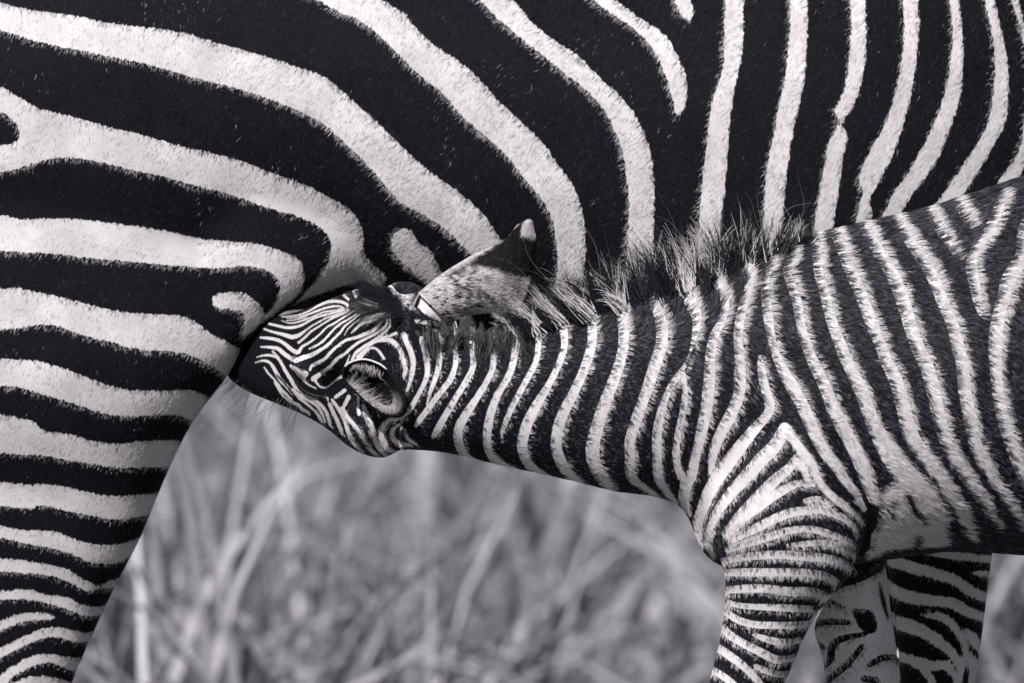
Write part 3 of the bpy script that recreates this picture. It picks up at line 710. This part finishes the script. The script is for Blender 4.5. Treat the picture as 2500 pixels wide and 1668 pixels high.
# ------------------------------------------------------------------ the foal
FO_LOC = np.array([0.45, -0.20, 0])
FO = root_empty("zebra_foal", "fluffy striped foal suckling with its head under the adult's flank", "zebra", FO_LOC)
Y0 = -0.30
pf = Parts()
pf.loft([((985,745),(975,1096),-.235,.055), ((1080,812),(1090,1106),-.235,.055), ((1250,818),(1240,1140),-.235,.056), ((1420,768),(1380,1170),-.235,.06), ((1560,728),(1500,1199),-.235,.068),
         ((1690,692),(1600,1213),-.23,.078), ((1830,633),(1670,1248),-.225,.09), ((1960,580),(1730,1360),-.215,.105), ((2100,545),(1850,1398),-.21,.12), ((2260,508),(2120,1372),-.20,.14), ((2400,464),(2330,1345),-.2,.152),
         ((2550,420),(2550,1355),-.2,.16), ((2800,400),(2800,1340),-.2,.16), ((3000,400),(3020,1250),-.2,.15), ((3150,450),(3180,1100),-.2,.125), ((3230,600),(3240,900),-.2,.05)], 56, 6)
leg = [((1850,820),(2140,800),-.27,.04), ((1745,1100),(2145,1080),-.275,.058), ((1722,1270),(2120,1255),-.278,.064), ((1765,1385),(2088,1372),-.275,.062), ((1771,1430),(2056,1428),-.272,.057), ((1769,1485),(2008,1480),-.27,.05),
       ((1759,1555),(1964,1555),-.27,.045), ((1732,1668),(1915,1668),-.27,.04), ((1705,1800),(1850,1800),-.27,.034), ((1685,1900),(1830,1905),-.27,.034), ((1690,1990),(1800,1990),-.27,.025), ((1690,2250),(1790,2250),-.27,.021),
       ((1675,2380),(1800,2390),-.27,.027), ((1650,2470),(1760,2480),-.27,.023), ((1615,2530),(1770,2535),-.27,.03), ((1590,2680),(1790,2680),-.27,.036)]
pf.loft(leg, 36)
leg2 = [((2040,1250),(2180,1250),-.14,.045), ((2030,1380),(2165,1380),-.13,.045), ((2012,1470),(2172,1470),-.125,.042), ((1990,1530),(2181,1530),-.12,.04), ((2003,1590),(2189,1590),-.12,.038), ((2019,1668),(2198,1668),-.12,.036),
        ((2035,1800),(2190,1800),-.12,.033), ((2040,1900),(2185,1905),-.12,.033), ((2060,1990),(2160,1990),-.12,.025), ((2060,2250),(2150,2250),-.12,.021), ((2050,2380),(2170,2390),-.12,.027), ((2030,2470),(2130,2480),-.12,.023), ((1990,2530),(2140,2535),-.12,.03), ((1970,2680),(2160,2680),-.12,.036)]
pf.loft(leg2, 32)
hl = [((2850,900),(3250,800),-.27,.05), ((2850,1150),(3260,1100),-.28,.06), ((2920,1400),(3230,1370),-.27,.055), ((3010,1600),(3220,1600),-.26,.042), ((3090,1800),(3260,1790),-.26,.034), ((3120,1950),(3230,1950),-.26,.025), ((3110,2250),(3200,2250),-.26,.021), ((3090,2390),(3210,2400),-.26,.027), ((3060,2480),(3170,2490),-.26,.023), ((3020,2540),(3180,2540),-.26,.03), ((3000,2680),(3200,2680),-.26,.036)]
pf.loft(hl, 32); pf.loft(shift(hl, 90, .13), 28)
# head: the muzzle reaches in under the flank
pf.loft([((575,835),(545,885),.112,.02), ((606,802),(558,922),.105,.034), ((645,778),(600,954),.075,.044), ((700,767),(662,981),.025,.052), ((753,752),(732,1009),-.025,.058), ((817,726),(796,1045),-.08,.064),
         ((872,706),(860,1095),-.13,.068), ((945,700),(928,1117),-.18,.066), ((1000,740),(985,1096),-.215,.06), ((1050,790),(1050,1098),-.232,.054)], 48, 6, 2.2)
pf.ball(748, 905, -.075, 50, 24, .024, -.75)        # brow above the closed eye
pf.ball(900, 1030, -.20, 60, 62, .035)              # cheek
pf.ball(845, 850, -.15, 90, 70, .035, .5)           # forehead
pf.ball(985, 730, -.16, 55, 42, .045)
pf.ball(1040, 762, -.155, 85, 52, .045, -.35)                # poll at the far ear
me = pf.grow(0.0030, 7)
# finer mesh on the head, where the stripes are narrow
bm = bmesh.new(); bm.from_mesh(me)
xlim = P(1060, 900, -.2)[0]
fs = [f for f in bm.faces if f.calc_center_median().x < xlim]
es = list({e for f in fs for e in f.edges})
bmesh.ops.subdivide_edges(bm, edges=es, cuts=1, use_grid_fill=True)
bm.to_mesh(me); bm.free()
Ti = __import__('mathutils').Matrix.Translation
fwm = me.copy()
n = len(me.vertices); co = np.empty(n * 3, np.float32); me.vertices.foreach_get("co", co); co = co.reshape(-1, 3).copy()
me.transform(Ti(-Vector(FO_LOC)))
set_stripes(me, co, foal, Y0); me.materials[0] = MAT_FSKIN; me.name = "body"
fb = bpy.data.objects.new("body", me); COL.objects.link(fb); fb.parent = FO
flowF = [(600,880,1,.1),(750,850,1,.35),(850,1000,.8,-.5),(950,1080,.5,-.8),(1000,900,.6,-.7),(1150,950,.75,-.6),(1400,950,.85,-.5),(1600,950,.8,-.55),(1550,720,.2,.9),(1700,680,.3,.9),(1850,640,.55,.6),(1750,900,.85,-.4),
         (2000,600,.95,.12),(2200,560,1,0),(2400,520,1,-.05),(2000,850,.9,-.35),(2300,850,.92,-.35),(2450,1000,.9,-.35),(2050,1150,.75,-.6),(2250,1250,.8,-.4),(2450,1300,.8,-.1),(1900,1250,.15,-1),(1900,1450,.05,-1),(1800,1600,-.1,-1),(1700,1150,.3,-.8),(2100,1550,.1,-1)]
lenF = [(560,880,.0035),(650,850,.0045),(800,850,.0055),(870,950,.006),(920,1080,.0085),(1000,950,.0085),(1100,950,.009),(1300,950,.011),(1550,950,.013),(1600,740,.018),(1850,660,.02),(1900,900,.015),(2200,560,.02),(2400,500,.02),(2250,850,.017),(2450,1000,.017),(2300,1280,.022),
        (1900,1150,.013),(1900,1300,.0125),(1850,1500,.011),(1800,1650,.010),(2100,1500,.010),(1700,1180,.012),(2000,1400,.0125)]
def wF(c, nr):
    XY = flank_coords(c, Y0)
    ok = (XY[:, 0] < 2620) & (XY[:, 1] < 1780)
    head = np.where(XY[:, 0] < 980, 3.2, np.where(XY[:, 0] < 1150, 1.7, 1.0))
    return ok * head * (nr[:, 1] < 0.4)
o = fur("fur", fwm, foal, Y0, 450000, wF, flowF, lenF, 0.00027, FO, 32000, 0.55, 0.12, 0.003, 0.22, 23, 0.62, 1.5, 0.22, MAT_FOAL, 0.2, 20.0)
child_of(o, FO)

# ------------------------------------------------------------------ the foal's ears, mane, forelock, whiskers, eye
from mathutils.bvhtree import BVHTree
_v = [tuple(v.co) for v in fwm.vertices]; _f = [tuple(p.vertices) for p in fwm.polygons]
FT = BVHTree.FromPolygons(_v, _f)
def on_foal(X, Y, default=-.2):
    a = P(X, Y, -2.0); d = Vector(P(X, Y, 1.0) - a).normalized()
    h = FT.ray_cast(Vector(a), d)
    return np.array(h[0]) if h[0] is not None else P(X, Y, default)
def vnoise(p, f, seed):
    r = np.random.default_rng(seed); o = np.zeros(len(p))
    for i in range(14):
        k = r.normal(size=p.shape[1]) * f * (1 + 0.25 * i); o += np.sin(p @ k + r.random() * 6.28)
    return o / 3.7

def tone_material(name, rough):
    m, n, l, b = nodes_of(name)
    at = n.new("ShaderNodeAttribute"); at.attribute_name = "tone"
    tc = n.new("ShaderNodeTexCoord"); nz = n.new("ShaderNodeTexNoise"); nz.inputs['Scale'].default_value = 420; nz.inputs['Detail'].default_value = 5
    l.new(tc.outputs['Object'], nz.inputs['Vector'])
    mr = n.new("ShaderNodeMapRange"); mr.inputs['From Min'].default_value = .3; mr.inputs['From Max'].default_value = .7
    mr.inputs['To Min'].default_value = .6; mr.inputs['To Max'].default_value = 1.25
    l.new(nz.outputs['Fac'], mr.inputs['Value'])
    mu = n.new("ShaderNodeMix"); mu.data_type = 'RGBA'; mu.blend_type = 'MULTIPLY'; mu.inputs['Factor'].default_value = 1
    l.new(at.outputs['Color'], mu.inputs['A']); l.new(mr.outputs['Result'], mu.inputs['B']); l.new(mu.outputs['Result'], b.inputs['Base Color'])
    b.inputs['Roughness'].default_value = 0.8; b.inputs['Specular IOR Level'].default_value = 0.06
    bp = n.new("ShaderNodeBump"); bp.inputs['Strength'].default_value = 0.3; bp.inputs['Distance'].default_value = 0.001
    l.new(nz.outputs['Fac'], bp.inputs['Height']); l.new(bp.outputs[0], b.inputs['Normal'])
    return m
MAT_EAR = tone_material("ear_coat", 0.55)
def set_tone(o, g):
    a = o.data.attributes.new("tone", 'FLOAT_COLOR', 'POINT')
    c = np.ones((len(g), 4), np.float32); c[:, 0] = g; c[:, 1] = g * .945; c[:, 2] = g * .965
    a.data.foreach_set("color", c.ravel())

def grid_faces(nu, nv, wrap=False):
    return [(i * nv + j, i * nv + (j + 1) % nv, (i + 1) * nv + (j + 1) % nv, (i + 1) * nv + j) for i in range(nu - 1) for j in range(nv if wrap else nv - 1)]

# far ear, seen from behind: a curled leaf
topE = [(1020,716),(1078,669),(1146,627),(1189,607),(1229,588),(1246,569),(1263,550),(1284,539)]
botE = [(1099,788),(1135,772),(1185,765),(1240,766),(1275,738),(1295,690),(1306,640),(1308,590),(1300,545)]
def resample(pts, n):
    c = catmull(np.array(pts, float), 12); d = np.r_[0, np.cumsum(np.linalg.norm(np.diff(c, axis=0), axis=1))]
    t = np.linspace(0, d[-1], n); return np.stack([np.interp(t, d, c[:, 0]), np.interp(t, d, c[:, 1])], 1)
NU, NV = 70, 50
te, be = resample(topE, NU), resample(botE, NU)
edark = Coat()
edark.poly(h3([(1270,560),(1450,430),(1640,310),(1800,130),(1860,60),(1850,200),(1890,290),(1960,340),(2050,350),(2030,650),(1990,800),(1920,770),(1750,730),(1500,650),(1350,600)]))
erim = Coat(); erim.stroke(h3([(2000,380,60),(1985,650,70),(1950,830,60),(1900,960,36)]))
front, back, tone = [], [], []
for i in range(NU):
    u = i / (NU - 1); v = np.linspace(0, 1, NV)[:, None]
    xy = te[i] * (1 - v) + be[i] * v
    w = np.linalg.norm(te[i] - be[i]) * S
    yy = -.19 - .02 * u - (0.22 * w + .004) * np.sin(math.pi * (0.08 + 0.84 * v[:, 0])) 
    pt3 = PA(xy, yy); front.append(pt3)
    back.append(PA(xy * .98 + .02 * (te[i] + be[i]) / 2, yy + .0035))
    sd = edark.eval(xy); sr = erim.eval(xy)
    nz1 = vnoise(xy, .10, 3); nz2 = vnoise(xy, .045, 4)
    base = np.clip(.36 + .16 * nz2 + .16 * nz1 * (1 - u), .03, .62)
    spk = (vnoise(xy, .16, 9) + .5 * vnoise(xy, .08, 10) > .75) & (xy[:, 0] < 1150 + 40 * nz2)
    base = np.where(xy[:, 0] < 1118 + 30 * nz2, np.clip(.60 + .08 * nz1, .1, .66), base)
    base = np.where(spk, .03, base)
    edge = np.clip((v[:, 0] - .8) / .2, 0, 1) * (u > .25) * (u < .7); base = base * (1 - edge) + .62 * edge
    topw = np.clip((.10 - v[:, 0]) / .1, 0, 1); base = base * (1 - topw) + .6 * topw
    k = np.clip(sd / 7 + .5 + .35 * nz1, 0, 1); base = base * (1 - k) + (.014 + .008 * (nz1 > .3)) * k
    tipw = np.clip((588 - xy[:, 1]) / 10, 0, 1) * np.clip((xy[:, 0] - 1266 - 4 * nz1) / 8, 0, 1); base = base * (1 - tipw) + .68 * tipw
    k = np.clip(sr / 5 + .5, 0, 1); base = base * (1 - k) + .008 * k
    tone.append(base)
V = np.concatenate([np.concatenate(front), np.concatenate(back)]) - FO_LOC
F = grid_faces(NU, NV); nF = NU * NV
F2 = F + [tuple(nF + q for q in f[::-1]) for f in F]
bd = [i * NV for i in range(NU)] + [(NU - 1) * NV + j for j in range(1, NV)] + [i * NV + NV - 1 for i in range(NU - 2, -1, -1)] + list(range(NV - 2, 0, -1))
F2 += [(bd[(i + 1) % len(bd)], bd[i], bd[i] + nF, bd[(i + 1) % len(bd)] + nF) for i in range(len(bd))]
fe = new_mesh_obj("ear", V, F2, MAT_EAR, FO); fe["label"] = "far ear turned back, dark with a white tip"
set_tone(fe, np.concatenate(tone * 2))

ev = np.concatenate(front); et = np.concatenate(tone); NH = 16000
ui = rng.uniform(0, NU - 1.02, NH); vi = rng.uniform(0, NV - 1.02, NH); u0 = ui.astype(int); v0 = vi.astype(int)
q = ev.reshape(NU, NV, 3); fu = (ui - u0)[:, None]; fv = (vi - v0)[:, None]
ep = q[u0, v0] * (1 - fu) * (1 - fv) + q[u0 + 1, v0] * fu * (1 - fv) + q[u0, v0 + 1] * (1 - fu) * fv + q[u0 + 1, v0 + 1] * fu * fv
ed = q[u0 + 1, v0] - q[u0, v0] + .3 * (q[u0, v0 + 1] - q[u0, v0]); ed /= np.linalg.norm(ed, axis=1)[:, None]
eg = np.minimum(et.reshape(NU, NV)[u0, v0] * rng.uniform(.75, 1.4, NH), .75)
El = rng.uniform(.0014, .0032, NH); En = rng.normal(0, .25, (NH, 3)) + np.array([0, -.35, 0])
eo = make_hair("ear_fur", ep, lambda t: (ed + En * 1.0) * (El * t)[:, None], np.full(NH, .00022), np.stack([eg, eg * .955, eg * .975], 1), fe, MAT_HAIR, 4)
eo["kind"] = "stuff"; eo.location = -Vector(FO_LOC)
# near ear: an open cup facing the viewer
rim = np.array(h2([(1400,440),(1430,350),(1520,295),(1640,275),(1760,305),(1860,360),(1960,470),(2050,600),(2100,720),(2105,820),(2060,900),(1960,920),(1850,890),(1740,820),(1620,720),(1500,600),(1420,520)]))
rim = catmull(rim, 6, True); NR = len(rim)
cen = np.array(h2([(1690,560)]))[0]; bas = np.array(h2([(1600,420)]))[0]
ysurf = on_foal(*cen)[1]
x0, x1 = rim[:, 0].min(), rim[:, 0].max()
rimy = ysurf - .022 - .036 * ((rim[:, 0] - x0) / (x1 - x0)) ** .8
loc_y = np.array([on_foal(a, b)[1] for a, b in rim])
rimy = np.minimum(rimy, loc_y - .010 - .012 * (rim[:, 0] - x0) / (x1 - x0))
for _ in range(30): rimy = (np.roll(rimy, 1) + 2 * rimy + np.roll(rimy, -1)) / 4
rings, tones = [], []
spec = [(0.02, 1.0, 0), (0.2, .97, 0), (0.4, .85, 0), (0.55, .7, 0), (0.7, .5, 0), (0.8, .33, 0), (0.88, .2, 0), (.94, .08, 0), (.975, 0, 0), (1.0, -.04, 1), (1.06, .03, 1), (1.05, .12, 1), (.98, .3, 1), (.9, .6, 1), (.8, .9, 1), (.7, 1.25, 1)]
thv = np.arctan2(-(rim[:, 1] - cen[1]), rim[:, 0] - cen[0])
low = np.clip(.1 - 1.3 * np.sin(thv + .30), 0, 1)        # lower right lining is pale
for r, dp, outer in spec:
    c = cen if not outer else cen * (r > .95) + bas * (r <= .95)
    xy = cen + (rim - cen) * r if not outer else rim * min(r, 1) + (1 - min(r, 1)) * bas + (rim - cen) * max(r - 1, 0)
    yy = rimy + (ysurf + .004 - rimy) * dp
    rings.append(PA(xy, yy))
    if outer:
        g = np.where((thv > .75) & (thv < 2.5), .60 if dp < .5 else .02, .008)
    else:
        g = .012 + low * .5 * np.clip((r - .42) / .25, 0, 1) * np.clip((.93 - r) / .07, 0, 1) * (1 + .25 * vnoise(xy, .09, 5))
    tones.append(np.clip(g, .006, .62))
V = np.concatenate(rings) - FO_LOC
F = grid_faces(len(spec), NR, True) + [tuple(range(NR))]
ne = new_mesh_obj("ear", V, F, MAT_EAR, FO); ne["label"] = "near ear, open cup with dark rim and pale inner hair"
set_tone(ne, np.concatenate(tones))

def strands(name, root, path_px, radius, tone, parent, mat, npts=7, kind="stuff"):
    """root points + per strand list of offsets in metres (N,npts,3)"""
    N = len(root)
    t = np.linspace(0, 1, npts)
    pos = root[:, None, :] + path_px
    o = make_hair(name, root, lambda tt: path_px[:, int(round(tt * (npts - 1)))], radius, tone, parent, mat, npts, .12)
    child_of(o, parent)
    if kind: o["kind"] = kind
    return o
def bend_path(N, dx, dz, dy, L, curl, npts=7, wav=0.0):
    """start direction (dx,dy,dz), turning in the x-z plane by curl radians over its length L (metres)"""
    ang0 = np.arctan2(dz, dx); pts = np.zeros((N, npts, 3)); ph = rng.random(N) * 6.28
    for i in range(1, npts):
        t = (i - .5) / (npts - 1); a = ang0 + curl * t + wav * np.sin(ph + 6 * t)
        st = L / (npts - 1)
        pts[:, i, 0] = pts[:, i - 1, 0] + np.cos(a) * st; pts[:, i, 2] = pts[:, i - 1, 2] + np.sin(a) * st
        pts[:, i, 1] = pts[:, i - 1, 1] + dy * st * (1 - .3 * t)
    return pts
def coat_tone(white, N):
    return np.where(white[:, None], np.array(WHITE[:3]) * rng.uniform(.7, 1.05, N)[:, None], np.array(BLACK[:3]) * rng.uniform(.5, 2.2, N)[:, None])

crest = np.array([(1010,812),(1120,812),(1253,816),(1330,786),(1430,764),(1505,745),(1580,728),(1645,711),(1730,686),(1806,655),(1870,621),(1938,590),(1990,576)], float)
def crest_at(X): return np.interp(X, crest[:, 0], crest[:, 1])
# standing mane, in tufts that close towards their tips
NM = 5200; ntuft = 330
tx = rng.uniform(1256, 1985, ntuft); tuft = rng.integers(0, ntuft, NM)
X = tx[tuft] + rng.normal(0, 7, NM); Y = crest_at(X) + rng.uniform(-2, 30, NM)
yd = np.interp(X, [1250, 1600, 2000], [-.235, -.232, -.215]) + rng.normal(0, .012, ntuft)[tuft] + rng.normal(0, .004, NM) - .012
lx = np.interp(tx, [1256, 1330, 1450, 1600, 1750, 1850, 1920, 1985], [-.8, -.75, -.6, -.45, -.15, .05, .35, .7])[tuft]
Lp = np.interp(tx, [1256, 1330, 1450, 1600, 1750, 1850, 1920, 1985], [80, 110, 135, 165, 160, 125, 75, 36])[tuft] * S
tl = rng.uniform(.35, 1.1, ntuft)[tuft]; tc_ = rng.normal(.15, .6, ntuft)[tuft]; ta_ = rng.normal(0, .22, ntuft)[tuft]
w = foal.eval(np.stack([tx[tuft] + (X - tx[tuft]) * .25, crest_at(tx[tuft]) + 28], 1)) > rng.normal(0, 1.0, NM)
bp_ = bend_path(NM, lx + ta_ + rng.normal(0, .05, NM), np.ones(NM) * .9, rng.normal(0, .12, ntuft)[tuft], Lp * tl * rng.uniform(.6, 1.08, NM), tc_ * .8 + rng.normal(0, .1, NM), 8, .04)
bp_[:, :, 0] -= ((X - tx[tuft]) * S * .75)[:, None] * np.linspace(0, 1, 8)[None]
strands("mane", PA(np.stack([X, Y], 1), yd), bp_, rng.uniform(.00035, .00062, NM), coat_tone(w, NM), FO, MAT_MANE, 8)
# wisps that stand clear of the mane
NW = 60
X = rng.uniform(1380, 1960, NW); Y = crest_at(X)
strands("mane_wisps", PA(np.stack([X, Y], 1), np.full(NW, -.235) + rng.normal(0, .012, NW)), bend_path(NW, np.interp(X, [1400, 1700, 1960], [-.7, -.2, .15]) + rng.normal(0, .25, NW), np.ones(NW), rng.normal(0, .15, NW), rng.uniform(110, 250, NW) * S * np.interp(X, [1400, 1700, 1960], [1, 1, .7]), rng.normal(.1, .9, NW), 10, .3),
        np.full(NW, .00034), np.array([.06, .055, .06])[None] * rng.uniform(.1, 4, NW)[:, None], FO, MAT_MANE, 10)
# mane that has fallen over the near side behind the ears
NF = 1900; nt2 = 110
tx = rng.uniform(985, 1275, nt2); ty = rng.normal(812, 9, nt2); tuft = rng.integers(0, nt2, NF)
X = tx[tuft] + rng.normal(0, 4, NF); Y = ty[tuft] + rng.uniform(-6, 10, NF)
yd = np.full(NF, -.245) - rng.uniform(.0, .03, nt2)[tuft]
w = (foal.eval(np.stack([X, np.full(NF, 860.0)], 1)) > 1.0) & (rng.random(nt2)[tuft] < .32)
up = (rng.random(nt2) < .10)[tuft]
bp_ = bend_path(NF, rng.normal(.1, .3, nt2)[tuft] + rng.normal(0, .08, NF), np.where(up, .6, -1.0), np.full(NF, -.35) + rng.normal(0, .1, NF), rng.uniform(.6, 1.1, NF) * rng.uniform(20, 95, nt2)[tuft] * S, rng.normal(0, .5, nt2)[tuft], 8, .08)
strands("mane_fringe", PA(np.stack([X, Y], 1), yd), bp_, rng.uniform(.00022, .0004, NF), coat_tone(w, NF) * .8, FO, MAT_MANE, 8)
# forelock: dark locks that start at the poll and sweep forward over the brow
NL = 1300; nl = 90
lx0 = rng.uniform(925, 1000, nl); ly0 = 716 + (lx0 - 925) * .62 + rng.normal(0, 10, nl)
gr = rng.integers(0, nl, NL)
XY = np.stack([lx0[gr] + rng.normal(0, 4, NL), ly0[gr] + rng.normal(0, 4, NL)], 1)
R = np.array([on_foal(a, b, -.2) for a, b in XY])
ga = rng.normal(.02, .28, nl)[gr]; gc = rng.normal(.35, .6, nl)[gr]; gl = rng.uniform(30, 115, nl)[gr]
strands("forelock", R, bend_path(NL, np.full(NL, -1.0), ga + rng.normal(0, .04, NL), np.full(NL, -.12) + rng.normal(0, .06, nl)[gr], gl * rng.uniform(.7, 1.05, NL) * S, gc + rng.normal(0, .08, NL), 8, .05),
        rng.uniform(.0002, .00034, NL), coat_tone((rng.random(nl) < .06)[gr], NL), FO, MAT_MANE, 8)
NK = 12
strands("forelock_wisps", PA(np.stack([rng.uniform(885, 930, NK), rng.uniform(700, 712, NK)], 1), np.full(NK, -.17)), bend_path(NK, rng.normal(-.8, .2, NK), np.ones(NK) * .7, np.zeros(NK), rng.uniform(50, 110, NK) * S, rng.normal(-.3, .5, NK), 9, .1), np.full(NK, .00026), np.tile([.01, .01, .012], (NK, 1)), FO, MAT_MANE, 9)
# whiskers and chin hairs
NX = 75; t = rng.random(NX) ** 1.2
lip = resample([(563,925),(593,952),(625,972),(659,981),(690,984),(740,1014)], 200)[(t * 199).astype(int)] + rng.normal(0, 4, (NX, 2)) - np.array([0, 8])
R = np.array([on_foal(a, b, .05) for a, b in lip])
strands("whiskers", R, bend_path(NX, np.interp(t, [0, 1], [-.9, -.25]) + rng.normal(0, .25, NX), -np.ones(NX), rng.normal(-.1, .15, NX), rng.uniform(25, 105, NX) * S, rng.normal(-.2, .4, NX), 8, .06), np.full(NX, .0002), np.array([.03, .028, .03])[None] * rng.uniform(.3, 2, NX)[:, None], FO, MAT_MANE, 8)
# hair inside the near ear: long pale hairs from the lower edge, short ones under the upper rim
def ear_strands(name, pts, dx, dz, L0, L1, N, tone):
    pr = resample(h2(pts), 100)[rng.integers(0, 100, N)] + rng.normal(0, 3, (N, 2))
    j = np.array([np.argmin(((rim - q) ** 2).sum(1)) for q in pr])
    strands(name, PA(pr, rimy[j] + .003), bend_path(N, dx + rng.normal(0, .35, N), dz + rng.normal(0, .3, N), np.full(N, -.05), rng.uniform(L0, L1, N) * S, rng.normal(0, .5, N), 7, .12), rng.uniform(.00014, .00026, N), np.array([.5, .47, .48])[None] * rng.uniform(.2, 1.2, N)[:, None], FO, MAT_MANE)
ear_strands("ear_hair", [(1450,540),(1540,640),(1640,730),(1760,810)], .8, .15, 15, 48, 150, 1)
ear_strands("ear_hair", [(1500,330),(1620,330),(1740,360),(1830,420)], -.05, -1, 8, 26, 110, 1)
ear_strands("ear_hair", [(1800,860),(1900,880),(1980,850)], .1, 1, 12, 38, 60, 1)
# closed eye: a glossy sliver between the lids, and lashes
lid = resample(h2([(815,455),(860,520),(920,580),(1000,640),(1090,678),(1200,690)]), 24)
em, en, el, eb = nodes_of("eye_gloss"); eb.inputs['Base Color'].default_value = (.004, .004, .005, 1); eb.inputs['Roughness'].default_value = .12
V = []; 
for i, (a, b) in enumerate(lid):
    c = on_foal(a, b); r = .0036 * math.sin(math.pi * (i + .6) / 24.2) + .0003
    for k in range(10):
        th = 6.2832 * k / 10
        V.append(c + np.array([.6 * r * math.cos(th), r * .5 * math.sin(th) * 1.2, r * math.cos(th)]))
ey = new_mesh_obj("eye", np.array(V) - FO_LOC, grid_faces(24, 10, True) + [tuple(range(10)), tuple(range(239, 229, -1))], em, FO)
NQ = 46; li = rng.integers(2, 20, NQ); R = np.array([on_foal(*lid[i]) for i in li])
strands("eyelashes", R, bend_path(NQ, np.full(NQ, -.35) + rng.normal(0, .25, NQ), -np.ones(NQ), np.full(NQ, -.5), rng.uniform(8, 17, NQ) * S, rng.normal(0, .4, NQ), 5), np.full(NQ, .0002), np.tile([.01, .01, .012], (NQ, 1)), FO, MAT_MANE, 5)
